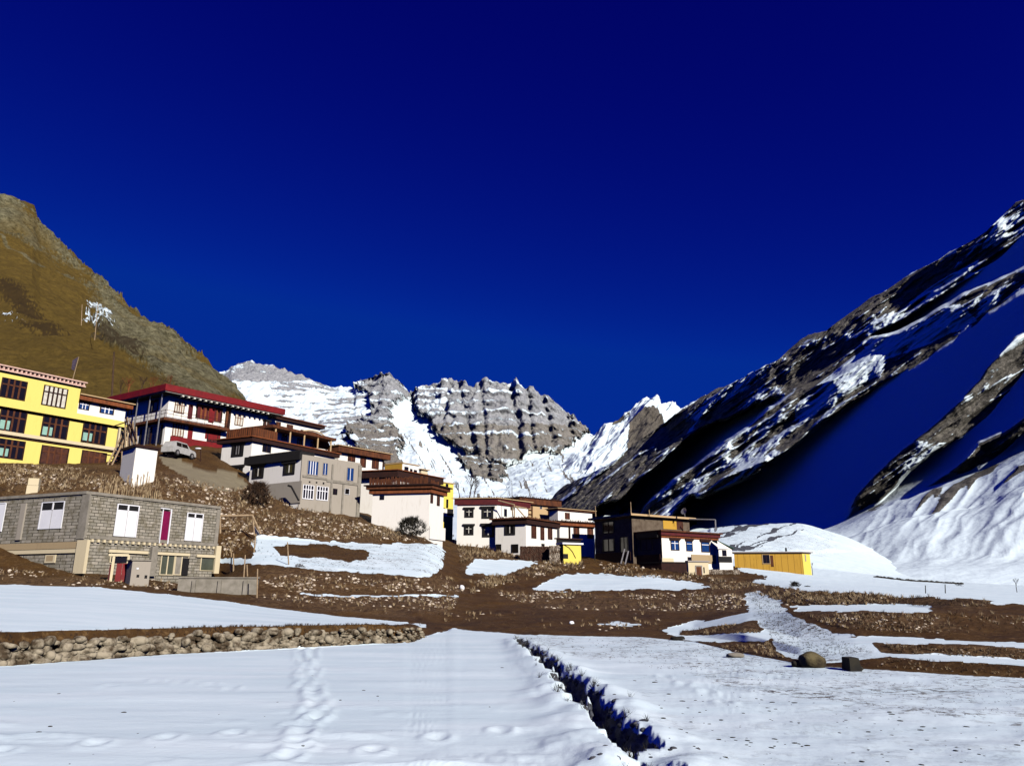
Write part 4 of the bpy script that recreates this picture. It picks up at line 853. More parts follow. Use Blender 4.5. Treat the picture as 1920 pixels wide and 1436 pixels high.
# ------------------------------------------------------------------ red roofed two storey building
C = (317, 748, 95.0); r, g = house('red_roof_building', C, 'two storey white building with a broad deep red roof band and balcony', 'building')
H_ = House(r, C, 502, 232, 39, -58); FR, FL = H_.FR, H_.FL
roof = H_.slab('roof', M['red'], 727, 739, 1.6); H_.slab('soffit', M['dimgrey'], 739.05, 741, 1.45)
zb = P(317, 850, 95).z
LRr = FR.hit(424, 790)[0]
C2 = H_.C + H_.r * LRr
mb = MB(); ft = H_.foot(0); c0 = Vector((C2.x, C2.y)); l2 = Vector((H_.l.x, H_.l.y)); 
zk = z_of(741.2, 95)
mb.prism([(ft[0].x, ft[0].y), (C2.x, C2.y), (C2.x + H_.l.x * H_.LL, C2.y + H_.l.y * H_.LL), (ft[3].x, ft[3].y)], zb - 3, zk); mb.build('wall', M['white'], r)
zwb = FR.hit(450, 812)[1]
mb = MB(); mb.prism([(C2.x + H_.r.x * .01, C2.y + H_.r.y * .01), (ft[1].x, ft[1].y), (ft[2].x, ft[2].y), (C2.x + H_.l.x * H_.LL + H_.r.x * .01, C2.y + H_.l.y * H_.LL + H_.r.y * .01)], zb - 3, zk - .01); mb.build('wing_wall', M['white'], r)
# balcony and base
a0, a1, z0, z1 = FR.rect(317, 786, 421, 792); zbal = z_of(786, 95)
mb = MB(); FR.box(mb, -.9, LRr, zbal - .35, zbal, -.01, 1.2); FL.box(mb, .001, H_.LL, zbal - .35, zbal, -.01, .9); bal = mb.build('balcony', M['brown'], r)
mb = MB()
for z in (zbal + .95, zbal + .5):
    FR.box(mb, -.88, LRr, z, z + .05, 1.12, 1.17); FL.box(mb, -.9, H_.LL, z, z + .05, .82, .87)
a = -.85
while a < LRr: FR.box(mb, a, a + .05, zbal, zbal + .95, 1.1, 1.119); a += 1.1
a = 0
while a < H_.LL: FL.box(mb, a, a + .05, zbal, zbal + .95, .8, .819); a += 1.1
mb.build('railing', M['darkbrown'], bal)
part(FR, r, 'base_band', 'red', [(317, 825, 419, 848)], -.01, .22)
part(FR, r, 'red_panel', 'red', [(352, 799, 361, 824.5)], -.01, .06); part(FR, r, 'red_panel', 'red', [(385, 797, 414, 824.4)], -.01, .06); part(FR, r, 'red_panel', 'maroon', [(352.5, 758, 361, 785.5)], -.01, .06); part(FR, r, 'red_panel', 'red', [(391, 766, 401, 792)], .08, .14)
for (u0, v0, u1, v1, st, nx, ny, pn) in [(327, 752, 346, 775, 'brown', 4, 2, 'curtain'), (367, 761, 417, 788, 'big', 6, 1, 'maroon'), (323, 794, 345, 819, 'brown', 4, 2, 'curtain'), (388, 808, 409, 829, 'dark', 3, 1, 'maroon'),
                                         (440, 777, 456, 798, 'brown', 3, 2, 'curtain'), (493, 787, 506, 802, 'tib', 2, 1, 'brownpane')]:
    window(FR, r, u0, v0, u1, v1, st, nx, ny, pane=pn)
for (u0, v0, u1, v1) in [(278, 750, 297, 772), (240, 757, 255, 778), (262, 800, 304, 835), (236, 800, 256, 838)]: window(FL, r, u0, v0, u1, v1, 'dark', 2, 1)
part(FR, r, 'drain_pipe', 'brown', [(422, 764, 426, 806)], -.01, .25); part(FR, r, 'drain_pipe', 'darkbrown', [(427.5, 764, 431, 806)], -.01, .2)
for du, dv in ((266, 835), (289, 840), (311, 838)): # slender veranda posts under the left roof
    q0 = FL.hit(du, 800)[0]; mb = MB(); FL.box(mb, q0 - .06, q0 + .06, zb - 1.5, zk, 1.0, 1.12); mb.build('veranda_post', M['metal'], r)
mb = MB(); a = 1.0
while a < H_.LR - 1: FR.box(mb, a, a + .25, z_of(741.05, 95) - .22, z_of(741.05, 95) - .03, .2, 1.5); a += .8
mb.build('rafter_ends', M['curtain'], r)
# hill fence wood behind
# ------------------------------------------------------------------ white annex right of the red roof (long, stepping down)
C = (499, 776, 108.0); r, g = house('annex_house', C, 'white annex with a thin dark roof stepping down beyond the red roofed building')
H_ = House(r, C, 601, 480, 36, -55); H_.walls(M['white'], 782, g - 4); H_.slab('roof', M['darkbrown'], 777, 782, .5); H_.slab('roof_edge', M['rust'], 775.5, 776.95, .7)
for (u0, v0, u1, v1) in [(517, 791, 526, 804), (537, 796, 549, 811), (528, 815, 538, 825), (563, 806, 572, 818)]: window(H_.FR, r, u0, v0, u1, v1, 'brown', 2, 1, pane='brownpane')
# domed straw covered porch behind
p = P(585, 838, 103); r = empty('domed_shed', p, 'rounded brown thatch covered shed between the long veranda and the far slopes', 'shed')
mb = MB(); n = 14; ang = prj_dir(38); wd = Vector((-ang.y, ang.x, 0))
rows = []
for k in range(n + 1):
    t = math.pi * k / n; rows.append((math.cos(t) * 3.2, math.sin(t) * 2.2))
va = [p + ang * x + Vector((0, 0, z)) for x, z in rows]; vb_ = [q + wd * 5 for q in va]
mb.add(va + vb_, [(i, i + 1, n + 2 + i, n + 1 + i) for i in range(n)] + [tuple(range(n + 1)), tuple(range(n + 1, 2 * n + 2))]); mb.build('thatch', M['brown'], r)
mb = MB(); e0 = [p + ang * x * 1.04 + Vector((0, 0, z * 1.04)) - wd * .12 for x, z in rows]
for a_, b_ in zip(e0[:-1], e0[1:]): mb.bar(a_, b_, .09)
mb.build('edge_band', M['tan'], r)
mb = MB(); q = [p + ang * -3.0 - wd * .0, p + ang * 3.0, p + ang * 3.0 + wd * 4.9, p + ang * -3.0 + wd * 4.9]; mb.prism([(x.x, x.y) for x in q], p.z - 4, p.z - .01); mb.build('wall', M['white'], r)

# ------------------------------------------------------------------ large white house with brown timber parapet
C = (473.5, 822, 92.0); r, g = house('veranda_house', C, 'large white house with brown timber roof parapet, open veranda and black framed windows')
H_ = House(r, C, 628, 417.5, 33, -66); FR, FL = H_.FR, H_.FL
H_.walls(M['white'], 827.5, g - 5); H_.slab('eave', M['darkbrown'], 820, 827.4, .45); H_.slab('roof_edge', M['rust'], 818, 819.95, .6)
C2 = H_.C - H_.r * .0
zp0, zp1 = z_of(817.9, 92), z_of(800, 92)
mb = MB(); FL.box(mb, 0.0, H_.LL - .4, zp0, zp1, -.3, -.1); a5 = FR.hit(521, 820)[0]; FR.box(mb, .0, a5, zp0, zp1 - .02, -.28, -.08); mb.build('timber_parapet', M['brown'], r)
mb = MB()
a = .1
while a < a5: FR.box(mb, a, a + .05, zp0, zp1, -.075, -.03); a += .35
a = .1
while a < H_.LL - .5: FL.box(mb, a, a + .05, zp0, zp1, -.095, -.05); a += .35
mb.build('parapet_battens', M['rust'], r)
# upper storey behind the parapet with posts
zr1 = z_of(792, 92)
mb = MB(); q0 = H_.C + H_.r * (a5 * .9) + H_.l * 2.2; q1 = H_.C + H_.r * (H_.LR - .5) + H_.l * 2.2
mb.prism([(q0.x, q0.y), (q1.x, q1.y), (q1.x + H_.l.x * 3, q1.y + H_.l.y * 3), (q0.x + H_.l.x * 3, q0.y + H_.l.y * 3)], zp0, zr1); mb.build('upper_wall', M['white'], r)
mb = MB(); q0 = H_.C + H_.r * (a5 * .8) + H_.l * .2; q1 = H_.C + H_.r * (H_.LR + .3) + H_.l * .2
mb.prism([(q0.x, q0.y), (q1.x, q1.y), (q1.x + H_.l.x * 5.4, q1.y + H_.l.y * 5.4), (q0.x + H_.l.x * 5.4, q0.y + H_.l.y * 5.4)], zr1 + .001, zr1 + .38); mb.build('upper_roof', M['brown'], r)
mb = MB()
for k in range(5):
    q = H_.C + H_.r * (a5 + (H_.LR - a5 - .4) * k / 4) + H_.l * .45; mb.bar((q.x, q.y, zp0), (q.x, q.y, zr1), .11, n=8)
mb.build('veranda_posts', M['tan'], r)
FU = Face(H_.C + H_.l * 2.2, H_.r, FR.n)
for (u0, v0, u1, v1) in [(528, 814, 538, 826), (557, 822, 566, 834), (582, 828, 590, 840)]: window(FU, r, u0, v0, u1, v1, 'dark', 2, 1)
for (u0, v0, u1, v1) in [(435, 829, 457, 856), (433, 872, 455, 898)]: window(FL, r, u0, v0, u1, v1, 'tib', 3, 1, frame='metal')
window(FR, r, 492, 832, 508, 848, 'dark', 2, 1)
part(FL, r, 'plinth', 'beige', [(416, 872, 430, 892)], -.01, .12)

# ------------------------------------------------------------------ white and grey house in front
C = (566, 857, 85.0); r, g = house('grey_gable_house', C, 'white house with a thick black eave and an unfinished grey right wall with blue windows')
H_ = House(r, C, 675, 470, 42, -60); FR, FL = H_.FR, H_.FL
gz = P(566, 975, 85).z
H_.walls(M['white'], 861.5, gz - 2)
zt = z_of(857, 85)
mb = MB(); FR.box(mb, -.012, H_.LR + .012, gz - 2, z_of(852, 85), -.25, .10); gw = mb.build('grey_wall', M['grey'], r)
mb = MB(); mb.prism([(q.x, q.y) for q in [H_.C - H_.r * .3 - H_.l * .001 - H_.r * 0, H_.C + H_.r * (H_.LR * .2), H_.C + H_.r * (H_.LR * .2) + H_.l * (H_.LL + .5), H_.C - H_.r * .5 + H_.l * (H_.LL + .5)]], z_of(861.4, 85), z_of(846, 85)); 
mb.build('black_eave', M['black'], r)
mb = MB(); mb.prism([(q.x, q.y) for q in [H_.C + H_.r * .9 + H_.l * .3, H_.C + H_.r * (H_.LR - .1) + H_.l * .3, H_.C + H_.r * (H_.LR - .1) + H_.l * (H_.LL), H_.C + H_.r * .9 + H_.l * H_.LL]], z_of(861.3, 85), z_of(855.5, 85)); mb.build('roof', M['tan'], r)
mb = MB(); k = 40
for i in range(k):
    q = H_.FL.pt(i / k * (H_.LL + .3), z_of(846, 85), .25); mb.bar(q, (q[0], q[1] + .3, q[2] + .16), .1, .06, 5)
mb.build('brushwood_edge', M['black'], r)
FG2 = Face(H_.C + FR.n * .10, H_.r, FR.n)
for (u0, v0, u1, v1, nx) in [(576, 864, 597, 891, 4), (605, 868, 614, 891, 2), (650, 877, 663, 902, 2)]: window(FG2, r, u0, v0, u1, v1, 'blue', nx, 1)
for (u0, v0, u1, v1) in [(567, 909, 588, 936), (593, 912, 615, 938)]: window(FG2, r, u0, v0, u1, v1, 'white', 4, 2)
window(FG2, r, 624, 916, 632, 927, 'dark', 2, 1); window(FG2, r, 646, 916, 655, 927, 'white', 1, 1)
part(FG2, r, 'floor_band', 'concrete', [(567, 893, 612, 897), (612, 902, 672, 907)], -.01, .08)
part(FG2, r, 'pier', 'concrete', [(619, 870, 622, 975), (640, 908, 643, 978), (669, 872, 675, 984)], -.01, .10)
part(FG2, r, 'vent', 'black', [(579, 902, 582, 905)], -.01, .02); part(FG2, r, 'vent', 'black', [(592, 903, 595, 906)], -.01, .02); part(FG2, r, 'vent', 'black', [(605, 904, 608, 908)], -.01, .02)
for (u0, v0, u1, v1) in [(474, 869, 495, 897), (532, 865, 553, 890)]: window(FL, r, u0, v0, u1, v1, 'tib', 2, 1)
part(FL, r, 'mud_skirt', 'grey', [(496, 905, 565, 945)], -.01, .10)
mb = MB(); mb.bar(P(540, 910, 84.3), P(546, 912, 84.2), .12); mb.bar(P(546, 912, 84.2), P(560, 938, 83.9), .12); mb.build('soil_pipe', M['black'], r)

# ------------------------------------------------------------------ brown roofed house behind it
C = (636, 838, 105.0); r, g = house('broad_roof_house', C, 'white house with a heavy brown roof band behind the grey wall house')
H_ = House(r, C, 719, 602, 40, -62); H_.walls(M['white'], 848, P(636, 880, 105).z - 5); H_.slab('roof_band', M['brown'], 837, 848, .7); H_.slab('roof_edge', M['tan'], 835.6, 836.95, .9)
for (u0, v0, u1, v1) in [(652, 851, 666, 865), (675, 856, 686, 876), (697, 860, 710, 879)]: window(H_.FR, r, u0, v0, u1, v1, 'brown', 2, 1, pane='brownpane', sur='darkbrown')
part(H_.FR, r, 'corner_post', 'darkbrown', [(717, 852, 719.5, 886)], -.01, .08)
roof_brush(H_, 835.6, .6, 20, .25)
# small house behind with three windows
C = (755, 868, 122.0); r, g = house('rooftop_house', C, 'small white house with three dark square windows high behind the timber fenced roof')
H_ = House(r, C, 785, 721, 40, -60); H_.walls(M['white'], 868.5, P(755, 900, 122).z - 4); H_.slab('roof_edge', M['tan'], 867, 868.45, .15)
part(H_.FL, r, 'brown_boarding', 'mustard', [(722, 868, 754, 886)], -.01, .1)
for (u0, v0, u1, v1) in [(758, 875, 765.5, 885), (768.5, 879, 773, 888), (775.5, 881, 781.5, 890)]: window(H_.FR, r, u0, v0, u1, v1, 'dark', 1, 1)
C = (790, 880, 125.0); r, g = house('chimney_block', C, 'tiny pale block with a flat roof right of the small three windowed house', 'outbuilding')
H_ = House(r, C, 802, 786, 40, -60, 3); H_.walls(M['cream'], 880.5, P(790, 905, 125).z - 4); H_.slab('roof_slab', M['tan'], 878.8, 880.4, .3)

# ------------------------------------------------------------------ white house with timber fence roof
C = (743, 884, 98.0); r, g = house('low_roof_house', C, 'white house with a long low dark brown roof behind the timber fenced cube house')
H_ = House(r, C, 815, 660, 34, -75); H_.walls(M['white'], 895, P(743, 960, 98).z - 4); H_.slab('roof_band', M['darkbrown'], 883, 895, .8); H_.slab('roof_edge', M['rust'], 881.4, 882.95, 1.0)
C = (806, 921, 88.0); r, g = house('cube_house', C, 'tall blank white cube house with dark timber fence on its roof and one tiny window')
H_ = House(r, C, 832, 699, 24, -80); FR, FL = H_.FR, H_.FL
gz = P(806, 1010, 88).z; H_.walls(M['white'], 924, gz - 2)
H_.slab('eave', M['rust'], 916, 923.9, .30); H_.slab('eave_top', M['brown'], 910, 915.9, .55); H_.slab('roof_edge', M['darkbrown'], 907.5, 909.9, .75)
zq0, zq1 = z_of(907.4, 88), z_of(894, 88)
mb = MB(); 
for Fc, L0, L1 in ((FL, .2, H_.LL + .4), (FR, -.3, H_.LR * .5)):
    a = L0
    while a < L1: Fc.box(mb, a, a + random.uniform(.10, .16), zq0, zq1 + random.uniform(-.18, .12) - (.4 if Fc is FR else 0), .1 + random.random() * .06, .22 + random.random() * .05); a += .17
mb.build('timber_fence', M['brown'], r)
window(FL, r, 712.5, 929, 720.5, 936.5, 'dark', 1, 1)
for (u0, v0, u1, v1) in [(806.8, 925, 811.3, 943), (819, 928, 824, 948)]: window(FR, r, u0, v0, u1, v1, 'dark', 1, 1, pane='brownpane')
part(FR, r, 'plinth', 'white', [(804, 988, 833, 1012)], -.01, .15)
# lemon yellow house
C = (800, 900, 107.0); r, g = house('lemon_house', C, 'narrow bright yellow house wall showing between the cube house and the bare trees')
H_ = House(r, C, 850.5, 780, 42, -60); H_.walls(M['yellow2'], 900.5, P(800, 960, 107).z - 4); H_.slab('roof_edge', M['tan'], 898.6, 900.4, .12)
for (u0, v0, u1, v1) in [(835.5, 907, 840, 921), (836.5, 936, 840, 952)]: window(H_.FR, r, u0, v0, u1, v1, 'dark', 1, 1)
window(H_.FR, r, 829, 952, 834, 964, 'dark', 1, 1); part(H_.FR, r, 'lower_wall', 'white', [(826, 954, 850.4, 968)], -.01, .04); part(H_.FR, r, 'doorway', 'black', [(838, 954, 849.5, 967)], -.01, .06)

# ------------------------------------------------------------------ centre white house
C = (932, 944, 106.0); r, g = house('terrace_house', C, 'two storey white house with four black framed windows and a maroon roof band')
H_ = House(r, C, 990, 857.5, 42, -84); FR, FL = H_.FR, H_.FL
gz = P(930, 1035, 106).z
H_.walls(M['white'], 946, gz - 3); H_.slab('roof_band', M['maroon'], 934.5, 945.9, .25); H_.slab('roof_edge', M['tan'], 933, 934.4, .5)
roof_brush(H_, 933, .4, 20, .22)
for (u0, v0, u1, v1) in [(871, 951, 888, 970), (903, 949, 925, 972), (870, 982, 888, 1003), (904, 981, 927, 1007)]: window(FL, r, u0, v0, u1, v1, 'tib', 2, 2)
window(FR, r, 945, 954, 950, 968, 'dark', 1, 1); window(FR, r, 957, 949, 962, 956, 'dark', 1, 1)
# lower wing in front
C = (986, 978, 103.0); r, g = house('wing_house', C, 'low white house with dark eave and three narrow brown windows above the yard wall')
H_ = House(r, C, 1044, 929, 33, -66); FR, FL = H_.FR, H_.FL
gz = P(986, 1040, 103).z; H_.walls(M['white'], 982, gz - 3); H_.slab('eave', M['darkbrown'], 972.5, 981.9, .35); H_.slab('roof_edge', M['brown'], 970, 972.4, .6)
roof_brush(H_, 970, .45, 20, .2)
window(FL, r, 946, 979, 966, 1003, 'tib', 2, 1); 
for (u0, v0, u1, v1) in [(996, 985, 1005, 1009), (1013, 986, 1020, 1012), (1027, 987, 1035, 1011)]: window(FR, r, u0, v0, u1, v1, 'brown', 1, 1, pane='brownpane', sur='darkbrown')
part(FR, r, 'arched_hole', 'black', [(1015, 1019, 1021, 1024)], -.01, .02)
for (u0, v0, u1, v1) in [(930, 1020, 940, 1036), (959, 1020, 972, 1036)]: window(FL, r, u0, v0, u1, v1, 'dark', 1, 1)
# tan upper house
C = (975, 938, 117.0); r, g = house('tan_house', C, 'tan rendered house with dark brown roof band and timber ladder frame on its wall')
H_ = House(r, C, 1045, 935, 52, -45); H_.walls(M['tan'], 944, P(975, 1000, 117).z - 4); H_.slab('roof_band', M['brown'], 933, 943.9, .45); H_.slab('roof_edge', M['darkbrown'], 931.5, 932.9, .6)
window(H_.FR, r, 1027, 951, 1036, 967, 'brown', 1, 2); window(H_.FR, r, 1012, 949.5, 1016, 954, 'white', 1, 1)
part(H_.FR, r, 'timber_frame', 'brown', [(988, 947, 989.5, 970), (996, 948, 997.5, 970), (989.6, 955, 995.9, 956.5), (989.6, 963, 995.9, 964.5)], -.01, .2)
roof_brush(H_, 931.5, .5, 20, .25)
# roof trestle
tr = empty('roof_trestle', P(960, 975, 104), 'leaning timber trestle standing on the roof of the low wing', 'trestle')
mb = MB()
for (a_, b_) in [((965, 972), (964, 945)), ((966, 948), (985, 970)), ((964, 946), (934, 938)), ((966, 949), (988, 953)), ((960, 950), (962, 972))]: mb.bar(P(*a_, 104), P(*b_, 104.6), .09)
mb.build('timbers', M['wood'], tr)
# white house right of it
C = (1046, 955, 117.0); r, g = house('balcony_house', C, 'narrow white house with thin pale roof edge, farthest back behind the yellow kiosk')
H_ = House(r, C, 1110, 1030, 52, -45); H_.walls(M['white'], 956, P(1046, 1030, 117).z - 3); H_.slab('roof_band', M['brown'], 953.4, 955.9, .3); H_.slab('roof_edge', M['tan'], 952.2, 953.3, .5)
window(H_.FR, r, 1059, 961, 1068, 973, 'brown', 2, 1, pane='brownpane')
a0 = 0; zc = H_.FR.hit(1080, 979)[1]
C = (1049, 980, 112.0); r, g = house('porch_house', C, 'low white porch house with a brown eave and two tall windows behind the yellow kiosk')
H_ = House(r, C, 1114, 1040, 58, -40, 3.5); H_.walls(M['white'], 985, P(1049, 1045, 112).z - 3); H_.slab('eave', M['rust'], 978.5, 984.9, .45); H_.slab('roof_edge', M['darkbrown'], 976.5, 978.4, .7)
roof_brush(H_, 976.5, .6, 20, .25)
for (u0, v0, u1, v1) in [(1075, 985.5, 1086, 1008), (1101, 989, 1112, 1009)]: window(H_.FR, r, u0, v0, u1, v1, 'brown', 2, 1, pane='brownpane', sur='darkbrown')
part(H_.FR, r, 'post', 'darkbrown', [(1066, 985, 1067.5, 1020)], -.01, .3)

# yellow kiosk and yard wall
C = (1056, 1020, 99.0); r, g = house('yellow_kiosk', C, 'small yellow flat roofed kiosk with a pale roof lip between dark yards', 'kiosk')
H_ = House(r, C, 1089, 1047, 62, -30); H_.walls(M['yellow2'], 1020, P(1056, 1050, 99).z - 1); H_.slab('roof_lip', M['panel'], 1016.8, 1019.95, .25)
part(H_.FR, r, 'hatch', 'black', [(1056, 1038, 1065, 1047)], -.01, .03)
mb = MB(); pts = [(1057, 1021), (1066, 1026), (1073, 1034), (1079, 1046)]
for a_, b_ in zip(pts[:-1], pts[1:]):
    x0, z0 = H_.FR.hit(*a_); x1, z1 = H_.FR.hit(*b_); mb.bar(H_.FR.pt(x0, z0, .06), H_.FR.pt(x1, z1, .06), .035)
mb.build('cable', M['black'], r)
C = (1045, 1010, 103.0); r, g = house('dark_lean_to', C, 'black lean-to wall behind the yellow kiosk', 'outbuilding')
H_ = House(r, C, 1089, 1043, 60, -35, 1.5); H_.walls(M['black'], 1010.5, P(1045, 1048, 103).z - 1); H_.slab('roof', M['darkbrown'], 1008, 1010.4, .2)

# ------------------------------------------------------------------ large white house on the right with a shaded left wing
C = (1240, 1003, 100.0); r, g = house('courtyard_house', C, 'big white house with sunlit three window right wall and deeply shaded left wing')
H_ = House(r, C, 1345, 1120, 57, -34); FR, FL = H_.FR, H_.FL
gz = P(1240, 1060, 100).z
LLs = FL.hit(1186, 1010)[0]
mb = MB(); q = H_.foot(0); d1 = H_.C + H_.l * 4.6; d2 = H_.C + H_.r * H_.LR + H_.l * 4.6
mb.prism([(q[0].x, q[0].y), (q[1].x, q[1].y), (d2.x, d2.y), (d1.x, d1.y)], gz - 3, z_of(1007.5, 100)); mb.build('wall', M['white'], r)
mb = MB(); FL.box(mb, .02, 4.59, gz - 3, z_of(1007.6, 100), -.01, .04); mb.build('shade_porch_wall', M['mud_and_shade'], r)  # dark brown sheet puts the shade onto the porch wall
def slab2(name, mat, v0, v1, e):
    mb = MB(); a_ = H_.C - H_.r * e - H_.l * e; b_ = H_.C + H_.r * (H_.LR + e) - H_.l * e; c_ = H_.C + H_.r * (H_.LR + e) + H_.l * 4.9; d_ = H_.C - H_.r * e + H_.l * 4.9
    mb.prism([(x.x, x.y) for x in (a_, b_, c_, d_)], z_of(v1, 100), z_of(v0, 100)); mb.build(name, M[mat], r)
slab2('eave', 'rust', 1003, 1007.4, .12); slab2('roof_band', 'maroon', 996, 1002.95, .30); slab2('roof_edge', 'brown', 993.5, 995.95, .55)
for (u0, v0, u1, v1, nx) in [(1257, 1008, 1273, 1031.5, 2), (1286, 1009, 1298, 1033, 1), (1314, 1010.5, 1330, 1035, 1)]: window(FR, r, u0, v0, u1, v1, 'tibblue', nx, 2)
part(FR, r, 'buttress', 'cream', [(1240.5, 1046, 1262, 1054)], -.01, .12)
for (u0, v0, u1, v1) in [(1289, 1044, 1299, 1050), (1320, 1045, 1327, 1051)]: window(FR, r, u0, v0, u1, v1, 'dark', 1, 1)
part(FR, r, 'mud_skirt', 'beige', [(1296, 1040, 1346, 1056)], -.01, .08)
# upper room and shaded wing
C3 = (1184, 966, 103.5); H3 = House(r, C3, 1292, 1115, 57, -34)
zw = P(1184, 1055, 103.5).z
a_ = H_.C + H_.l * 4.9
mb = MB(); q = H3.foot(0); mb.prism([(x.x, x.y) for x in (q[0], H3.C + H3.r * H3.LR * .999, q[2], q[3])], z_of(1000, 103.5), z_of(967, 103.5)); mb.build('upper_room', M['mud_and_shade'], r)
H3.slab('upper_roof', M['tan'], 963.2, 966.9, .7)
q1 = H3.C; 
mb = MB(); k0 = H3.C; k1 = H3.C + H3.l * H3.LL; k2 = k1 + H3.r * 6; k3 = k0 + H3.r * 6
mb.prism([(x.x, x.y) for x in (k0, k3, k2, k1)], zw - 3, z_of(1000.1, 103.5)); mb.build('shaded_wing', M['mud_and_shade'], r)  # the wing's shade is put into its brown colour
FS = H3.FL
for (u0, v0, u1, v1) in [(1130, 978, 1152, 1000), (1130, 1010, 1153, 1034), (1163, 1006, 1178, 1038)]: window(FS, r, u0, v0, u1, v1, 'dark', 2, 1)
part(FS, r, 'timber_band', 'darkbrown', [(1116, 968, 1183, 974)], -.01, .3)
part(FS, r, 'plinth', 'darkbrown', [(1116, 1036, 1183, 1052)], -.01, .1)
# recessed dark porch between the wings, facing left
mb = MB(); p0 = H_.C + H_.l * .25 - H_.r * .0
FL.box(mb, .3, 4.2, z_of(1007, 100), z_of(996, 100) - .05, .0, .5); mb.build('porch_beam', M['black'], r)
for (u0, v0, u1, v1) in [(1201, 1010, 1224, 1032)]: window(FL, r, u0, v0, u1, v1, 'dark', 2, 1)
part(FL, r, 'plinth', 'darkbrown', [(1186, 1040, 1239, 1056)], -.01, .15)
F3R = H3.FR
part(F3R, r, 'timber_wall', 'mustard', [(1243, 976, 1268, 992)], -.01, .06); window(F3R, r, 1268, 978, 1280, 992, 'brown', 1, 1, pane='brownpane')
mb = MB(); zt_ = z_of(969, 103); A1 = P(1292, 973, 107); A2 = P(1341, 974, 105.5); mb.bar(A1, A2, .09); mb.bar(A2, P(1342, 995, 105.5), .10); mb.build('roof_rail', M['metal'], r)
for u, v0, v1, d, nm in [(1117, 948, 965, 104, 'aerial_pole'), (1183.5, 941, 964, 103.6, 'aerial_pole'), (1218, 955, 965, 104, 'aerial_pole')]:
    mb = MB(); mb.bar(P(u, v1 + 3, d), P(u - 1, v0, d), .08, .04); mb.build(nm, M['wood'], r)
# satellite dish
dc = P(1282, 958, 106); r2 = empty('satellite_dish', P(1284, 968, 106), 'pale round satellite dish on the roof of the big white house', 'satellite dish')
mb = MB(); n = 16; ax = Vector((-.75, -.6, .3)).normalized(); xx = ax.orthogonal().normalized(); yy = ax.cross(xx); ctr = dc
vs = [ctr - ax * .12]; fs = []
for ring in (1, 2, 3):
    rr_ = .48 * ring / 3
    for k in range(n): t = 2 * math.pi * k / n; vs.append(ctr + (xx * math.cos(t) + yy * math.sin(t)) * rr_ - ax * (.12 - .12 * (ring / 3) ** 2))
for k in range(n): fs.append((0, 1 + k, 1 + (k + 1) % n))
for rg in (0, 1):
    for k in range(n): a_ = 1 + rg * n; fs.append((a_ + k, a_ + n + k, a_ + n + (k + 1) % n, a_ + (k + 1) % n))
nb = len(vs); vs2 = [v - ax * .03 for v in vs]; mb.add(vs, fs); mb.add(vs2, [f[::-1] for f in fs]); mb.build('dish', M['metal'], r2)
mb = MB(); mb.bar(P(1284.5, 969, 106), dc - ax * .14, .04); mb.build('mast', M['metal'], r2)
mb = MB(); mb.bar(dc - ax * .1 - yy * .4, dc + ax * .45, .015); mb.build('feed_arm', M['darkbrown'], r2)

# concrete shed and walls in front
C = (1290, 1052, 94.0); r, g = house('concrete_shed', C, 'small pale concrete shed with a brown door in front of the big white house', 'shed')
H_ = House(r, C, 1328, 1287, 70, -30, 2.2); H_.walls(M['cream'], 1053.2, g - 1); H_.slab('roof_slab', M['dimgrey'], 1050.5, 1053.1, .12)
a = part(H_.FR, r, 'door', 'brown', [(1305, 1062, 1315, 1079)], -.01, .05); part(H_.FR, a, 'door_frame', 'metal', [(1303.7, 1060.5, 1304.9, 1079), (1315.1, 1060.5, 1316.3, 1079), (1303.7, 1059.6, 1316.3, 1060.8)], -.01, .08)
part(H_.FR, r, 'slit_window', 'black', [(1319, 1063, 1321, 1074)], -.01, .03)
C = (1240, 1054, 97.0); r, g = house('yard_wall', C, 'retaining wall left of the small concrete shed, coloured dark for its cast shadow', 'wall')
H_ = House(r, C, 1289, 1200, 78, -40, .6); H_.walls(M['darkbrown'], 1055, g - 1.5); H_.slab('coping', M['black'], 1052.8, 1054.9, .06)  # the shed's cast shadow is put into the dark wall and coping
# green roofed lean-to
C = (1347, 1028, 104.0); r, g = house('green_roof_hut', C, 'little white hut with a sloping dark green sheet roof beside the big white house', 'hut')
H_ = House(r, C, 1372, 1341, 72, -18, 3); H_.walls(M['white'], 1029, g - 1)
q = H_.foot(.25); zl, zh = z_of(1028.6, 104), z_of(1014, 104); mb = MB()
mb.hexa([(q[0].x, q[0].y, zh), (q[1].x, q[1].y, zl), (q[2].x, q[2].y, zl), (q[3].x, q[3].y, zh)], [(q[0].x, q[0].y, zh + .1), (q[1].x, q[1].y, zl + .1), (q[2].x, q[2].y, zl + .1), (q[3].x, q[3].y, zh + .1)]); mb.build('roof', M['greenroof'], r)
mb = MB(); mb.add([(q[0].x, q[0].y, z_of(1029, 104)), (H_.foot(0)[1].x, H_.foot(0)[1].y, z_of(1029, 104)), (q[0].x, q[0].y, zh)], [(0, 1, 2)]); mb.build('gable', M['white'], r)
part(H_.FR, r, 'window', 'glass', [(1354, 1031, 1362, 1042)], -.01, .04); part(H_.FR, r, 'dark_base', 'black', [(1347, 1043, 1372, 1054)], -.01, .06)

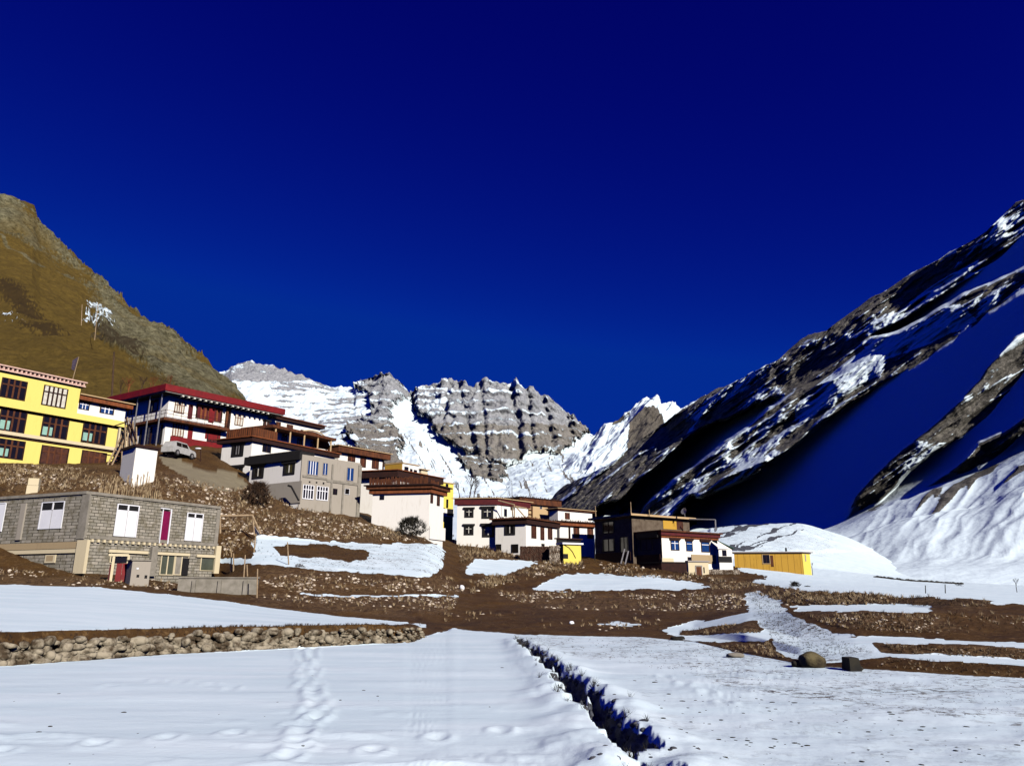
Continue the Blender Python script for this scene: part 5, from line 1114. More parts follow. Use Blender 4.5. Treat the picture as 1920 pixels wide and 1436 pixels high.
# ------------------------------------------------------------------ long yellow shed; the dim light is put into its mustard front
C = (1503, 1036, 113.0); r, g = house('long_shed', C, 'long yellow shed, dim front coloured mustard, with a bright yellow end wall and thin flat roof', 'shed')
H_ = House(r, C, 1517.5, 1376, 50, -85); FR, FL = H_.FR, H_.FL; gz = P(1503, 1075, 113).z
H_.walls(M['mustard'], 1037.5, gz - 3, 'boarded_wall'); H_.slab('roof', M['dimgrey'], 1033.6, 1035.6, .35); H_.slab('dark_eave_line', M['darkbrown'], 1035.65, 1037.45, .15)  # dark brown band just under the roof edge
mb = MB(); FR.box(mb, .0, H_.LR, gz - 3, z_of(1037.6, 113), -.02, .05); mb.build('end_wall', M['yellow2'], r)
window(FL, r, 1429, 1039, 1444, 1057, 'dark', 2, 1, sur='tan'); part(FR, r, 'slit_window', 'dimgrey', [(1508.5, 1039, 1510.5, 1052)], .05, .08)
part(FL, r, 'timber_patch', 'brown', [(1445, 1041, 1450, 1062)], -.01, .05)
mb = MB(); a = .3
while a < H_.LL: FL.box(mb, a, a + .02, gz - 1, z_of(1038, 113), -.01, .012); a += .9
mb.build('board_joints', M['brown'], r)
mb = MB(); q = P(1474, 1033, 114); mb.bar(q, q + Vector((0, 0, .5)), .16, .12, 8); mb.build('chimney', M['black'], r)

# ------------------------------------------------------------------ scattered things: stones, tufts, walls, bushes
def ico(sub=1, seed=0, rough=.25, flat=.75):
    import bmesh
    bm = bmesh.new(); bmesh.ops.create_icosphere(bm, subdivisions=sub, radius=1)
    V = np.array([v.co[:] for v in bm.verts]); Fc = np.array([[v.index for v in f.verts] for f in bm.faces]); bm.free()
    V = V * (1 + rough * fbm(V * 1.1 + seed * 7.7, 3, seed)[:, None]); V = np.sign(V) * np.abs(V) ** .82; V[:, 2] *= flat; return V, Fc
ROCKS1 = [ico(1, k) for k in range(5)]; ROCKS2 = [ico(2, k + 20, .35) for k in range(6)]
def tuft(seed, n=9, lean=.5, wd=.05):
    g = np.random.default_rng(seed); V = []; Fs = []
    for k in range(n):
        a = g.uniform(0, 6.28); r0 = g.uniform(0, .25); l = g.uniform(.5, 1.0); t = g.uniform(.1, lean); b = g.uniform(0, 6.28)
        p = np.array([math.cos(a) * r0, math.sin(a) * r0, 0]); q = p + np.array([math.cos(b) * t, math.sin(b) * t, l]); s_ = np.array([-math.sin(a), math.cos(a), 0]) * wd
        m_ = (p + q) / 2 + np.array([0, 0, .08]); i = len(V); V += [p - s_, p + s_, m_ + s_ * .8, m_ - s_ * .8, q]; Fs += [(i, i + 1, i + 2), (i, i + 2, i + 3), (i + 3, i + 2, i + 4)]
    return np.array(V), np.array(Fs)
TUFTS = [tuft(k) for k in range(6)]; TWIGS = [tuft(k + 30, 12, .9, .022) for k in range(6)]
def instances(temps, pts, sizes, squash=None, tilt=.3):
    Vs, Fs, n = [], [], 0
    for i, (p, s_) in enumerate(zip(pts, sizes)):
        V, Fc = temps[i % len(temps)]; a = RNG.uniform(0, 6.28); ca, sa = math.cos(a), math.sin(a)
        sx, sy, sz = (s_ if np.ndim(s_) else (s_, s_, s_)); X = V * np.array([sx, sy, sz])
        tx, ty = RNG.normal(0, tilt, 2) * .4; X = np.stack([X[:, 0] + tx * X[:, 2], X[:, 1] + ty * X[:, 2], X[:, 2]], -1)
        X = np.stack([X[:, 0] * ca - X[:, 1] * sa, X[:, 0] * sa + X[:, 1] * ca, X[:, 2]], -1) + np.array(p)
        Vs.append(X); Fs.append(Fc + n); n += len(V)
    return np.concatenate(Vs), np.concatenate(Fs)
def inst_obj(name, temps, pts, sizes, mat, label=None, cat=None, kind='stuff', parent=None, smooth=False, tilt=.3, group=None):
    if not pts: return None
    o0 = np.array(pts[0]); V, Fs = instances(temps, [np.array(p) - o0 for p in pts], sizes, tilt=tilt)
    o = link(name, np_mesh(name, V, Fs, mat, smooth), parent); o.location = Vector(o0)
    if parent: o.location = Vector(o0) - parent.location
    if label: tag(o, label, cat, group, kind)
    return o
def sample(poly, n, sink=0.0, thr=-9):
    us_ = [p[0] for p in poly]; vs2 = [p[1] for p in poly]; out = []; tries = 0
    while len(out) < n and tries < n * 12:
        tries += 1; u = random.uniform(min(us_), max(us_)); v = random.uniform(min(vs2), max(vs2))
        if not inpoly(np.array([u]), np.array([v]), poly)[0]: continue
        q = place(u, v)
        if q is not None and float(fbm(np.array([[q.x * .28, q.y * .28, 3.0]]), 3, 77)[0]) + random.uniform(-.22, .22) > thr: out.append((q.x, q.y, q.z - sink))
    if thr > -5 and len(out) < n * .3: return out + sample(poly, int(n * .6), sink)
    return out
def px2m(p): return p[1] / F * 1.04          # metres per photo pixel at a point
# dry stones and plants on the terrace banks
BANKS = [
 ([(560, 1068), (850, 1083), (868, 1110), (540, 1108), (490, 1090)], 420, 260, 'rubble and dry plants on the bank below the patchy snow field'),
 ([(490, 1116), (865, 1121), (850, 1142), (740, 1150), (640, 1144), (500, 1132)], 420, 220, 'rubble and dry plants under the thin snow ledge'),
 ([(300, 890), (440, 918), (480, 905), (560, 945), (690, 985), (820, 1012), (620, 1010), (480, 1003), (412, 1005), (412, 955), (310, 935)], 900, 1100, 'stones and dry weeds on the steep slope below the houses'),
 ([(415, 1005), (480, 1010), (480, 1040), (420, 1045)], 70, 120, 'dry weeds on the slope right of the grey block house'),
 ([(1020, 1056), (1090, 1050), (1095, 1064), (1010, 1082), (930, 1098), (885, 1112), (866, 1100), (905, 1084), (975, 1072)], 140, 520, 'golden dry grass round the small snow patch in the middle'),
 ([(858, 1024), (1000, 1034), (1040, 1044), (1000, 1048), (890, 1045), (862, 1060)], 30, 420, 'golden dry grass at the foot of the two storey house'),
 ([(930, 1112), (1395, 1112), (1395, 1140), (1300, 1146), (1000, 1140)], 700, 420, 'pale stones and dry stalks on the long brown bank'),
 ([(1330, 1086), (1420, 1096), (1500, 1106), (1480, 1140), (1440, 1118), (1395, 1112), (1330, 1106)], 160, 420, 'dark weeds on the bank beside the snowy track'),
 ([(1500, 1110), (1640, 1116), (1860, 1128), (1850, 1138), (1640, 1134), (1490, 1132)], 200, 900, 'dry grass fringe below the right hand snow field'),
 ([(1490, 1150), (1760, 1150), (1850, 1150), (1920, 1160), (1920, 1190), (1700, 1186), (1580, 1180)], 520, 520, 'stones and stalks on the right hand terrace bank'),
 ([(1275, 1183), (1425, 1168), (1425, 1186), (1275, 1190)], 20, 380, 'dry grass strip between the two curved snow bands'),
 ([(1660, 1210), (1920, 1220), (1920, 1236), (1680, 1224)], 120, 300, 'dry grass along the nearest terrace wall'),
 ([(1660, 1230), (1920, 1252), (1920, 1270), (1640, 1252)], 120, 160, 'dark stones at the foot of the nearest terrace'),
 ([(1350, 1212), (1440, 1205), (1470, 1235), (1380, 1222)], 60, 160, 'dry weeds by the bend of the snowy track'),
 ([(-60, 868), (190, 880), (300, 905), (300, 935), (160, 918), (-60, 925)], 300, 1300, 'tangled dry shrubs on the bank below the yellow building'),
 ([(-100, 1060), (150, 1075), (330, 1092), (330, 1106), (200, 1100), (-100, 1092)], 260, 200, 'stones and weeds at the foot of the grey block house'),
 ([(1120, 1055), (1240, 1062), (1330, 1085), (1280, 1088), (1130, 1076)], 120, 200, 'stones and weeds in front of the big white house'),
 ([(690, 985), (830, 1003), (832, 1016), (700, 1012)], 160, 300, 'dry grass at the foot of the cube house'),
 ([(820, 1150), (1240, 1150), (1240, 1185), (1000, 1180), (830, 1165)], 60, 110, 'few pale stalks on the bare brown bank'),
]
for poly, ns, ng, lab in BANKS:
    pts = sample(poly, ns, .03, .02)
    inst_obj('bank_stones', ROCKS1, pts, [tuple(px2m(p) * random.choice((.8, 1.0, 1.4, 1.9, 2.6, 3.6)) * np.array([random.uniform(.7, 1.2), random.uniform(.7, 1.2), random.uniform(.7, 1.5)])) for p in pts], M['rubble'], lab + ': the stones', 'stones')
    pts = sample(poly, int(ng * .62), .02, -.08); 
    inst_obj('dry_grass', TUFTS, pts, [px2m(p) * random.uniform(4, 9) for p in pts], M['straw'], lab + ': the dry stalks', 'dry plants')
    pts = sample(poly, ng // 2, .02)
    inst_obj('dark_weeds', TWIGS, pts, [px2m(p) * random.uniform(4, 8) for p in pts], M['twig'], lab + ': the dark twigs', 'dry plants')
# twigs and pebbles poking out of the snow
for poly, n, lab in [([(1400, 1112), (1430, 1112), (1480, 1150), (1560, 1192), (1630, 1222), (1500, 1240), (1450, 1205)], 900, 'dark twigs poking through the snowy track'),
                ([(970, 1195), (1300, 1200), (1480, 1250), (1920, 1280), (1920, 1345), (1640, 1330), (1400, 1285), (1150, 1240)], 620, 'little dark twigs in the snow along the field edge'),
                ([(470, 1010), (620, 1020), (830, 1025), (828, 1070), (600, 1064), (480, 1054)], 160, 'weeds poking through the patchy snow field')]:
    pts = sample(poly, n, .01); inst_obj('snow_twigs', TWIGS, pts, [px2m(p) * random.uniform(2, 4.2) for p in pts], M['bush'], lab, 'dry plants')
pts = sample([(1180, 1260), (1400, 1290), (1920, 1350), (1920, 1436), (1250, 1436)], 150, .0) + sample([(0, 1260), (1000, 1230), (1100, 1436), (0, 1436)], 22, 0)
inst_obj('snow_pebbles', ROCKS1, pts, [tuple(np.array([1.6, 1.1, .5]) * px2m(p) * random.choice((1, 1.4, 2.2, 3.4))) for p in pts], M['bush'], 'small dark pebbles and clods lying on the near snow', 'pebbles')

# ditch contents
pts = []; sz = []
for (x1, y1, w1), (x2, y2, w2) in zip(dpw[:-1], dpw[1:]):
    L_ = math.hypot(x2 - x1, y2 - y1); n = int(L_ * 22)
    for k in range(n):
        t = random.random(); x = x1 + (x2 - x1) * t + random.gauss(.02, w1 * .75); y = y1 + (y2 - y1) * t + random.gauss(0, .1)
        pts.append((x, y, drop(x, y) - .02)); sz.append(tuple(np.array([random.uniform(.6, 1.3), random.uniform(.6, 1.3), random.uniform(.5, 1)]) * random.uniform(.02, .065)))
inst_obj('ditch_stones', ROCKS2[:3], pts, sz, M['stone_dark'] if 'stone_dark' in M else simple('wet_stone', (.10, .10, .11), (.03, .03, .035), 4, .7, .4), 'wet dark stones lining the ditch in the near snow', 'stones')
pts = [(p[0] + random.gauss(0, .12), p[1] + random.gauss(0, .2)) for p in pts for _ in (0,) if random.random() < .28]; pts = [(x, y, drop(x, y) - .01) for x, y in pts]
inst_obj('ditch_grass', TWIGS, pts, [random.uniform(.08, .2) for _ in pts], M['bush'], 'dark matted grass hanging into the ditch', 'dry plants')

# near dry-stone wall (one thing; its stones are its pattern)
def wallline(u0, u1, n):
    return [P(u, float(interp_line(lines[1], np.array([u]))[0][0]), float(interp_line(lines[1], np.array([u]))[1][0])) for u in np.linspace(u0, u1, n)]
wp = wallline(-420, 790, 240); pts = []; sz = []
sroot = empty('stone_wall', wp[120], 'low dry-stone field wall with soil and turf on top at the near left', 'wall')
for i, q in enumerate(wp):
    u = -420 + 1210 * i / 239; top = float(interp_line(lines[2], np.array([u]))[0][0]); zt_ = z_of(top, q.y + .4); h = max(.1, zt_ - q.z) * (.62 if u < 300 else .72)
    z = -.05
    while z < h:
        if random.random() < .80 or z < .15:
            s_ = random.choice((.03, .042, .055, .07, .095, .14)) * (1.05 if u < 640 else .8); s_ = min(s_, h * .35 + .03)
            pts.append((q.x + random.uniform(-.09, .09), q.y + .02 + random.uniform(-.05, .07) + z * .25, z + s_ * .5)); sz.append(tuple(s_ * np.array([random.uniform(.9, 1.7), random.uniform(.8, 1.1), random.uniform(.75, 1.25)])))
            z += s_ * 1.15
        else: z += .14
inst_obj('stones', ROCKS2, pts, sz, M['stone'], kind=None, parent=sroot, smooth=False, tilt=.25)
pts = []
for i, q in enumerate(wp):
    for _ in range(16):
        x = q.x + random.uniform(-.15, .15); y = q.y + random.uniform(.02, .6); pts.append((x, y, drop(x, y) - .01))
inst_obj('turf', TUFTS + TWIGS, pts, [random.uniform(.03, .11) for _ in pts], M['twig'], parent=sroot, kind=None)
# small stone walls made the same way on a face
def stone_wall_on(name, C, uR, ang, vb, label, thick=.5, s0=.12, mat='rubble'):
    p = P(*C); g = drop(p.x, p.y, p.z - 1); L_ = len_to(p, ang, uR, p.z); fc = face_from(p, ang, 'R'); r_ = empty(name, (p.x, p.y, g), label, 'wall')
    z0 = min(g, z_of(vb, C[2])) - .4; mb = MB(); fc.box(mb, 0, L_, z0, p.z - .06, -thick, 0); mb.build('core', M['mud_and_shade'], r_)
    pts, sz = [], []; z = z0 + .3
    while z < p.z:
        a = 0
        while a < L_:
            s_ = s0 * random.uniform(.6, 1.2); q = fc.pt(a, z, .01); pts.append(q); sz.append(tuple(s_ * np.array([1.2, .9, .8]))); a += s_ * 1.9
        z += s0 * 1.15
    inst_obj('stones', ROCKS1, pts, sz, M[mat], parent=r_, kind=None, smooth=True); return r_
M['redstone'] = simple('dark_red_stone', (.13, .06, .035), (.05, .02, .012), 2, .9, .4)
stone_wall_on('yard_stone_wall', (976, 1024, 98.0), 1042, 84, 1054, 'dark red-brown stone yard wall in front of the low white house', mat='redstone')
stone_wall_on('gate_pier', (1031, 1023, 97.0), 1049, 84, 1053, 'thick pale stone pier at the right end of the dark yard wall', .8, .13)
stone_wall_on('garden_wall', (1328, 1067, 96.0), 1387, 84, 1082, 'low pale stone garden wall right of the concrete shed')
stone_wall_on('retaining_wall', (-70, 905, 69.0), 150, 80, 930, 'old shrub covered stone retaining wall under the yellow building', .6, .16)
stone_wall_on('terrace_wall', (1500, 1146.5, 29.3), 1760, 88, 1152, 'thin dry-stone edge of the middle right hand terrace', .4, .06)
# square pale pillar
p = P(54, 896, 64); mb = MB(); fc = face_from(p, 70, 'R'); r = empty('stone_pillar', (p.x, p.y, P(54, 925, 64).z), 'short pale square pillar of two blocks among the shrubs', 'pillar')
z2 = P(54, 923, 64).z; zm = (p.z + z2) / 2; fc.box(mb, 0, .8, zm + .02, p.z, -.7, 0); mb.build('block', M['cream'], r); mb = MB(); fc.box(mb, -.03, .83, z2 - .6, zm, -.72, .02); mb.build('block', M['cream'], r)

# boulders
for (u, v, w, h, mt, lab) in [(1524, 1250, 19, 24, 'mossrock', 'mossy boulder sitting where the snowy track meets the field'), (1497, 1249, 12, 11, 'bush', 'small dark stone left of the mossy boulder'),
                          (1378, 1232, 15, 8, 'concrete', 'grey wedge shaped stone half buried in snow'), (866, 1104, 4, 7, 'panel', 'white snow capped stone at the foot of the gully'), (1270, 1199, 12, 7, 'bush', 'flat dark rock pile left of the curved snow bands'),
                          (1072, 1168, 4, 5, 'panel', 'tiny white stone on the bare brown bank')]:
    q = place(u, v); k = px2m(q); V, Fc = ico(3, u, .45, 1.0)
    V = V * np.array([w * k, w * k * .8, h * k * .62]); V[:, 2] += h * k * .35
    o = link('boulder', np_mesh('boulder', V, Fc, M[mt], True)); o.location = q; tag(o, lab, 'rock')
q = place(1600, 1256); k = px2m(q); r = empty('timber_box', q, 'small black upright timber crate standing at the field edge', 'crate'); mb = MB()
w_, h_ = 10 * k, 21 * k
mb.hexa([(q.x - w_, q.y - .15, q.z - .1), (q.x + w_ * 1.1, q.y - .15, q.z - .1), (q.x + w_ * 1.1, q.y + .3, q.z - .1), (q.x - w_, q.y + .3, q.z - .1)], [(q.x - w_ * .8, q.y - .1, q.z + h_), (q.x + w_ * .8, q.y - .1, q.z + h_), (q.x + w_ * .8, q.y + .28, q.z + h_), (q.x - w_ * .8, q.y + .28, q.z + h_)])
mb.build('boards', M['bush'], r)
mb = MB(); mb.bar((q.x + w_ * 1.1, q.y, q.z + .03), (q.x + w_ * 1.7, q.y + .1, q.z + .04), .05); mb.build('foot_block', M['bush'], r)

# bushes and bare trees
def bush(u, v, d, wpx, hpx, label, mat='bush', n=260, cat='bush', name='bush'):
    q = P(u, v, d); q.z = min(q.z, drop(q.x, q.y, q.z) + .2); k = d / F * 1.03; r_ = empty(name, q, label, cat)
    mb = MB()
    for i in range(7): mb.bar(q + Vector((0, 0, -.3)), q + Vector((random.uniform(-.5, .5) * wpx * k, random.uniform(-.5, .5) * wpx * k * .6, random.uniform(.3, .8) * hpx * k)), .03 * k * 12, .01 * k * 12, 4)
    mb.build('stems', M['twig'], r_)
    pts = []; sz = []
    for i in range(n):
        a = random.uniform(0, 6.28); rr_ = random.random() ** .4; zz = random.random() ** .7
        lim = math.sqrt(max(0, 1 - (zz * .95) ** 2)) * (1 + .25 * math.sin(a * 3 + u))
        pts.append((q.x + math.cos(a) * rr_ * lim * wpx * k * .5, q.y + math.sin(a) * rr_ * lim * wpx * k * .4, q.z + zz * hpx * k * .9 - .05)); sz.append(hpx * k * random.uniform(.12, .30))
    inst_obj('branches', TWIGS + TUFTS[:2], pts, sz, M[mat], parent=r_, kind=None, tilt=1.4); return r_
bush(768, 1004, 85, 56, 34, 'dark leafless bush against the foot of the tall cube house', n=420)
bush(1492, 1108, 62, 22, 17, 'round dark bush at the edge of the right hand snow field'); bush(1515, 1109, 62, 24, 11, 'middle one of the dark bushes at the snow field edge'); bush(1536, 1110, 61, 22, 9, 'smallest and rightmost of the dark bushes at the snow field edge')
bush(480, 945, 80, 48, 40, 'heap of dark brushwood with pale hanging stalks below the white house', 'twig', 420, 'brush heap', 'brush_heap')
bush(560, 1068, 56, 20, 12, 'low weed clump at the front edge of the patchy snow field', 'twig', 120)
bush(1650, 1150 - 52, 140, 5, 3, 'speck of a shrub far out on the right hand snow field', n=30)
bush(1798, 1101, 128, 16, 8, 'dark shrub at the end of the low far wall', n=120); bush(1778, 1110, 100, 20, 8, 'dark weed patch lying on the right hand snow field', n=120)
q0 = P(1640, 1087, 150); q1 = P(1800, 1096, 150); pts = [(q0.x + (q1.x - q0.x) * t, q0.y + (q1.y - q0.y) * t, 0) for t in np.linspace(0, 1, 150)]; pts = [(x + random.uniform(-.5, .5), y, drop(x, y)) for x, y, _ in pts]
inst_obj('far_wall', ROCKS1, pts, [random.uniform(.2, .5) for _ in pts], M['bush'], 'thin dark line of stones across the far snow field', 'wall', kind=None)
def branch(mb, a, d, L_, r_, depth):
    b = a + d * L_; mb.bar(a, b, r_, r_ * .65, 5 if depth > 1 else 3)
    if depth == 0: return
    for k in range(random.choice((2, 3, 3))):
        nd = (d + Vector((random.uniform(-.7, .7), random.uniform(-.7, .7), random.uniform(-.1, .5)))).normalized(); branch(mb, b, nd, L_ * random.uniform(.6, .85), r_ * .62, depth - 1)
def bare_tree(u, v, d, hpx, label, lean=0.0, depth=5, mat='twig', group=None):
    q = P(u, v, d); k = d / F * 1.03; H0 = hpx * k; r_ = empty('bare_tree', q, label, 'tree', group)
    mb = MB(); dr = Vector((lean, 0, 1)).normalized(); mb.bar(q - Vector((0, 0, 1.2)), q + dr * H0 * .3, H0 * .03, H0 * .022, 7); mb.build('trunk', M[mat], r_)
    mb = MB()
    for i in range(3): branch(mb, q + dr * H0 * .28, (dr + Vector((random.uniform(-.5, .5), random.uniform(-.3, .3), .2))).normalized(), H0 * .24, H0 * .016, depth - 1)
    mb.build('crown', M[mat], r_)
bare_tree(878, 936, 128, 46, 'bare willow with upward twigs above the roofs, left of centre', .3)
bare_tree(866, 940, 130, 40, 'bare willow leaning left beside the lemon yellow wall', -.4)
bare_tree(887, 940, 127, 42, 'slim bare willow right of the two leaning ones', .15)
bare_tree(1292, 1000, 109, 10, 'little leafless sapling behind the roof of the big white house', .1, 3)
bare_tree(1523, 1074, 116, 20, 'bare sapling beside the bright yellow end wall', .1, 4, 'bush')
bare_tree(1906, 1106, 90, 22, 'lone bare sapling on the far right snow field', .05, 4, 'bush')
bare_tree(787, 1184, 35, 26, 'thin leafless sapling at the end of the near stone wall', .1, 4)
for i, (u, v, h) in enumerate([(225, 738, 30), (240, 736, 34), (262, 734, 36), (281, 732, 32), (300, 728, 26), (318, 724, 24)]):
    bare_tree(u, v + 10, 112 + i, h + 10, ['short leafless tree nearest the tall dark pole', 'second leafless tree from the tall dark pole, rust coloured', 'third leafless tree from the dark pole above the red roof', 'fourth leafless tree from the dark pole, rust coloured', 'fifth leafless tree from the dark pole above the red roof', 'leafless tree closest to the front corner of the red roof'][i], random.uniform(-.2, .2), 4, 'rust' if i % 2 else 'twig', 'leafless trees above the red roof')
# brushwood fence of upright sticks
p0, p1 = P(188, 934, 62), P(300, 944, 65); mb = MB(); n = 90
fr = empty('stick_fence', p0, 'rough fence of upright sticks in front of the white windowless block', 'fence')
for i in range(n):
    t = i / n; q = p0.lerp(p1, t); h = random.uniform(1.4, 3.0) * (1 + .2 * math.sin(i * .4)); q = q + Vector((random.uniform(-.1, .1), random.uniform(-.4, .4), 0)); q.z = drop(q.x, q.y) - .2; mb.bar(q, q + Vector((random.uniform(-.2, .2), random.uniform(-.1, .1), h)), .045, .03, 4)
mb.build('sticks', M['straw'], fr)
mb = MB()
for i in range(50):
    t = random.random(); q = p0.lerp(p1, t); q = q + Vector((0, random.uniform(.1, .5), 0)); q.z = drop(q.x, q.y) - .2; mb.bar(q, q + Vector((random.uniform(-.4, .4), 0, random.uniform(.8, 1.9))), .05, .03, 4)
mb.build('dark_sticks', M['twig'], fr)
# brush behind the yellow parapet on the hill foot
# ------------------------------------------------------------------ poles, posts, lamp, rails
def pole(name, cat, label, a, b, r0=.06, r1=.04, mat='wood'):
    A1, B1 = P(*a), P(*b); mb = MB(); mb.bar(A1 - Vector((0, 0, .5)), B1, r0, r1, 6); o = mb.build(name, M[mat]); tag(o, label, cat); return o
pole('utility_pole', 'pole', 'pale pole higher up the grassy hill, left of the other pale one', (153, 607, 172), (154, 571, 173), .08, .06, 'wood')
pole('utility_pole', 'pole', 'taller pale pole in front of the white rock patch on the hill', (178, 634, 168), (184, 568, 169), .08, .06, 'wood')
pole('utility_pole', 'pole', 'tall dark pole rising at the left end of the red roof', (210, 750, 100), (214, 660, 101), .14, .10, 'twig')
for (a, b, lab) in [((476, 1036), (480, 1000), 'leaning pale post at the left edge of the patchy snow field'), ((543, 1059), (539, 1016), 'pale post standing in the middle of the bare soil patch'), ((434, 1072), (434, 1036), 'thick grey post right of the grey block house'),
                ((439, 1070), (438, 1037), 'thin pale post beside the thick grey one'), ((483, 1120), (483, 1066), 'tall pale post at the end of the concrete trough wall'), ((457, 1088), (460, 1040), 'crooked thin pole behind the trough wall'), ((466, 1080), (463, 1058), 'short thin pole behind the trough wall')]:
    d = max(38, min(70, 55)); q = place(*a); d = q.y if q is not None else 55
    pole('post', 'post', lab, (*a, d), (b[0], b[1], d), .045 * d / 45, .035 * d / 45)
for (u, v0, v1, lab) in [(1734, 1112, 1097, 'leftmost thin post on the right hand snow field'), (1771, 1112, 1095, 'dark post in the middle of the right hand snow field'), (705, 983, 967, 'short black headed post in front of the cube house'), (1115, 1050, 1010, 'thin pole at the left corner of the shaded wing')]:
    q = place(u, v0); d = q.y if q is not None else 95; pole('post', 'post', lab, (u, v0, d), (u + 1, v1, d), .04 * d / 60, .03 * d / 60, 'bush')
fr = empty('goal_frame', P(414, 1000, 66), 'pale timber frame of one post and a long top rail beside the grey block house', 'frame')
mb = MB(); mb.bar(P(413, 1000, 66), P(413, 967, 66), .08); mb.build('post', M['wood'], fr); mb = MB(); mb.bar(P(412, 967, 66), P(472, 966, 68), .09); mb.build('top_rail', M['wood'], fr)
mb = MB(); mb.bar(P(473, 965, 68), P(489, 1001, 68), .09); mb.build('brace', M['wood'], fr); mb = MB(); mb.bar(P(474, 966, 68), P(477, 1004, 68), .06); mb.build('post', M['wood'], fr)
tp = empty('white_tarp', P(482, 1003, 69), 'small white triangular cloth hanging from the timber frame', 'cloth')
mb = MB(); a, b, c = P(476, 985, 69), P(479, 1003, 69.3), P(487, 1002, 68.8); o_ = Vector((0, .05, 0)); mb.add([a, b, c, a + o_, b + o_, c + o_], [(0, 1, 2), (5, 4, 3), (0, 3, 4, 1), (1, 4, 5, 2), (2, 5, 3, 0)]); mb.build('cloth', M['panel'], tp)
mb = MB(); a = P(1164, 1057, 97); mb.bar(a, P(1171, 1029, 98), .09); mb.bar(P(1172, 1058, 97), P(1178, 1033, 98), .10); o = mb.build('leaning_planks', M['metal']); tag(o, 'two pale planks leaning against the shaded wing', 'planks')
# street lamp
q = P(376, 866, 90); r = empty('street_lamp', q, 'street lamp with a white oval head in front of the red base wall', 'street lamp')
mb = MB(); mb.bar(q - Vector((0, 0, .5)), P(376.5, 843, 90), .06, .05); mb.build('pole', M['darkbrown'], r)
V, Fc = ico(2, 5, .02, 1); V = V * np.array([.38, .2, .12]); o = link('lamp_head', np_mesh('lamp_head', V, Fc, M['panel'], True), r); o.location = P(371.5, 841, 89.8) - q
mb = MB(); mb.bar(P(376.5, 843, 90), P(373, 841.5, 89.9), .04); mb.build('arm', M['darkbrown'], r)
# low wall along the ramp
C = (357, 860, 90.5); r, g = house('ramp_wall', C, 'low tan wall running down the ramp below the red roofed building', 'wall')
H_ = House(r, C, 421, None, 42, -40, .3); H_.walls(M['tan'], 860.6, g - 2.5); H_.slab('coping', M['concrete'], 859, 860.55, .06)
mb = MB()
for k in range(4): a = .2 + k * (H_.LR - .6) / 3; H_.FR.box(mb, a, a + .3, H_.zt - 2.2, H_.zt + .12, -.02, .08)
mb.build('piers', M['cream'], r)
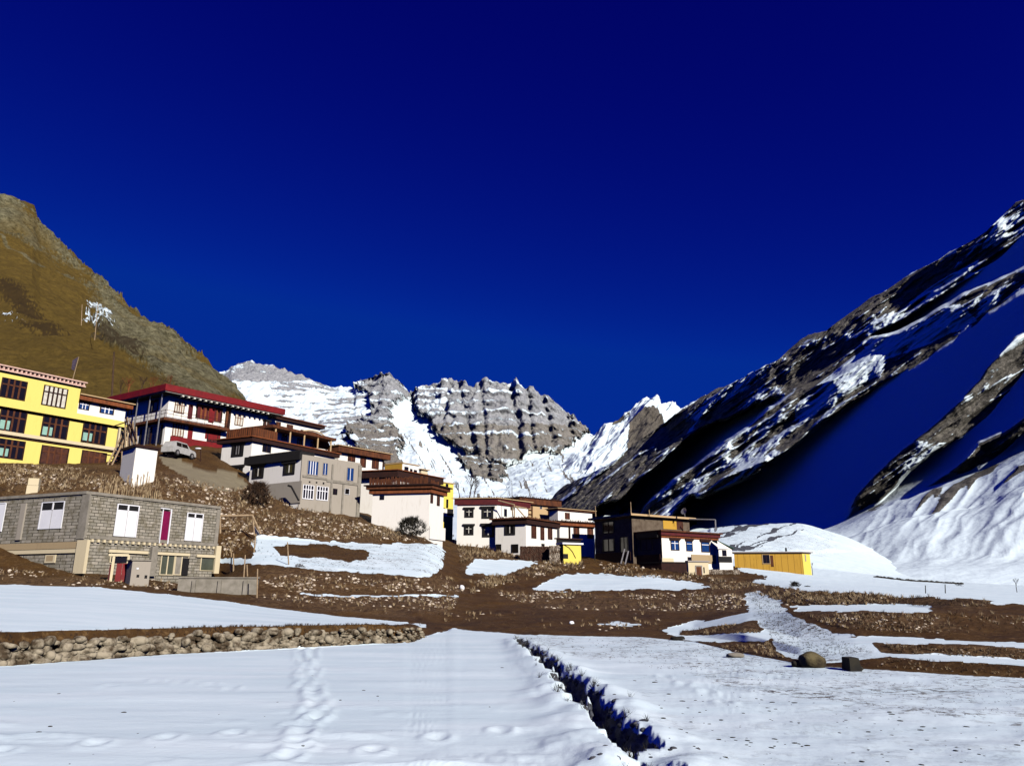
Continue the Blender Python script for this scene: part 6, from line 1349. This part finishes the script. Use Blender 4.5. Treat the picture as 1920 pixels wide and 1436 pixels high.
# parked car
def car(u, v, d, ang, label):
    p = P(u, v, d); p.z = drop(p.x, p.y, p.z) + .03; r_ = empty('parked_car', p, label, 'car'); f = prj_dir(ang); sd_ = Vector((f.y, -f.x, 0)); up = Vector((0, 0, 1))
    def pt(x, y, z): return p + f * x + sd_ * y + up * z
    prof = [(-2.1, .35), (-2.1, 1.0), (-1.9, 1.08), (-1.75, 1.62), (-1.5, 1.72), (.35, 1.70), (.95, 1.12), (1.95, .98), (2.12, .75), (2.12, .35)]
    n = len(prof); mb = MB(); L1_ = [pt(x, -.82 + (.1 if z > 1.2 else 0), z) for x, z in prof]; L2_ = [pt(x, .82 - (.1 if z > 1.2 else 0), z) for x, z in prof]
    mb.add(L1_ + L2_, [tuple(range(n)), tuple(range(n, 2 * n))[::-1]] + [(i, (i + 1) % n, n + (i + 1) % n, n + i) for i in range(n)]); b_ = mb.build('body', M['carwhite'], r_)
    for s2 in (-1, 1):
        for x0, x1 in ((-1.5, -.65), (-.55, .35)):
            mb = MB(); y = .745 * s2; mb.hexa([pt(x0, y, 1.12), pt(x1 + .25 * (x1 > 0), y + .05 * s2, 1.12), pt(x1, y, 1.58), pt(x0, y, 1.58)], [pt(x0, y + .07 * s2, 1.12), pt(x1 + .25 * (x1 > 0), y + .09 * s2, 1.12), pt(x1, y + .03 * s2, 1.58), pt(x0, y + .03 * s2, 1.58)]); mb.build('window', M['glass'], r_)
    mb = MB(); mb.hexa([pt(.42, -.66, 1.62), pt(.42, .66, 1.62), pt(.93, .7, 1.16), pt(.93, -.7, 1.16)], [pt(.48, -.66, 1.66), pt(.48, .66, 1.66), pt(1.0, .7, 1.2), pt(1.0, -.7, 1.2)]); mb.build('windscreen', M['glass'], r_)
    for x in (-1.3, 1.35):
        for y in (-.8, .8):
            mb = MB(); mb.bar(pt(x, y - .1, .36), pt(x, y + .1, .36), .36, n=16); w_ = mb.build('wheel', M['tyre'], r_)
            mb = MB(); mb.bar(pt(x, y - .115, .36), pt(x, y + .115, .36), .2, n=12); mb.build('rim', M['metal'], w_)
    for y in (-.6, .6):
        mb = MB(); mb.bar(pt(2.08, y, .8), pt(2.16, y, .8), .11, n=10); mb.build('headlight', M['panel'], r_)
    mb = MB(); mb.hexa([pt(2.05, -.8, .38), pt(2.2, -.8, .38), pt(2.2, .8, .38), pt(2.05, .8, .38)], [pt(2.05, -.8, .58), pt(2.2, -.8, .58), pt(2.2, .8, .58), pt(2.05, .8, .58)]); mb.build('bumper', M['dimgrey'], r_)
car(335, 850, 88.5, 14, 'white boxy car parked on the ramp by the red roofed building')
# rooftop bundles
for i, (u, v, lab) in enumerate([(763, 868, 'left'), (778, 872, 'right')]):
    bush(u, v, 121.5, 6, 9, 'dark juniper bundle tied to the %s part of the three windowed house roof' % lab, n=50, cat='brush bundle', name='brush_bundle')
bush(834, 900, 106.5, 5, 5, 'dark juniper bundle on the lemon yellow house roof', n=40, cat='brush bundle', name='brush_bundle')
# overhead wires in the village
def wire(a, b, sag, label):
    A1, B1 = P(*a), P(*b); mb = MB(); n = 14; pr = None
    for i in range(n + 1):
        t = i / n; q = A1.lerp(B1, t) - Vector((0, 0, sag * 4 * t * (1 - t)))
        if pr is not None: mb.bar(pr, q, .018, n=4)
        pr = q
    o = mb.build('overhead_wire', M['black']); tag(o, label, 'wire')
wire((213, 668, 101), (500, 766, 104), 1.2, 'thin wire from the dark pole to the right end of the red roof')
wire((936, 932, 106), (960, 905, 104), .2, 'thin wire rising from the terrace house roof corner')
pole('aerial_pole', 'pole', 'thin aerial pole on the roof above the timber trestle', (960, 945, 104.5), (960, 905, 104.5), .05, .03, 'twig')
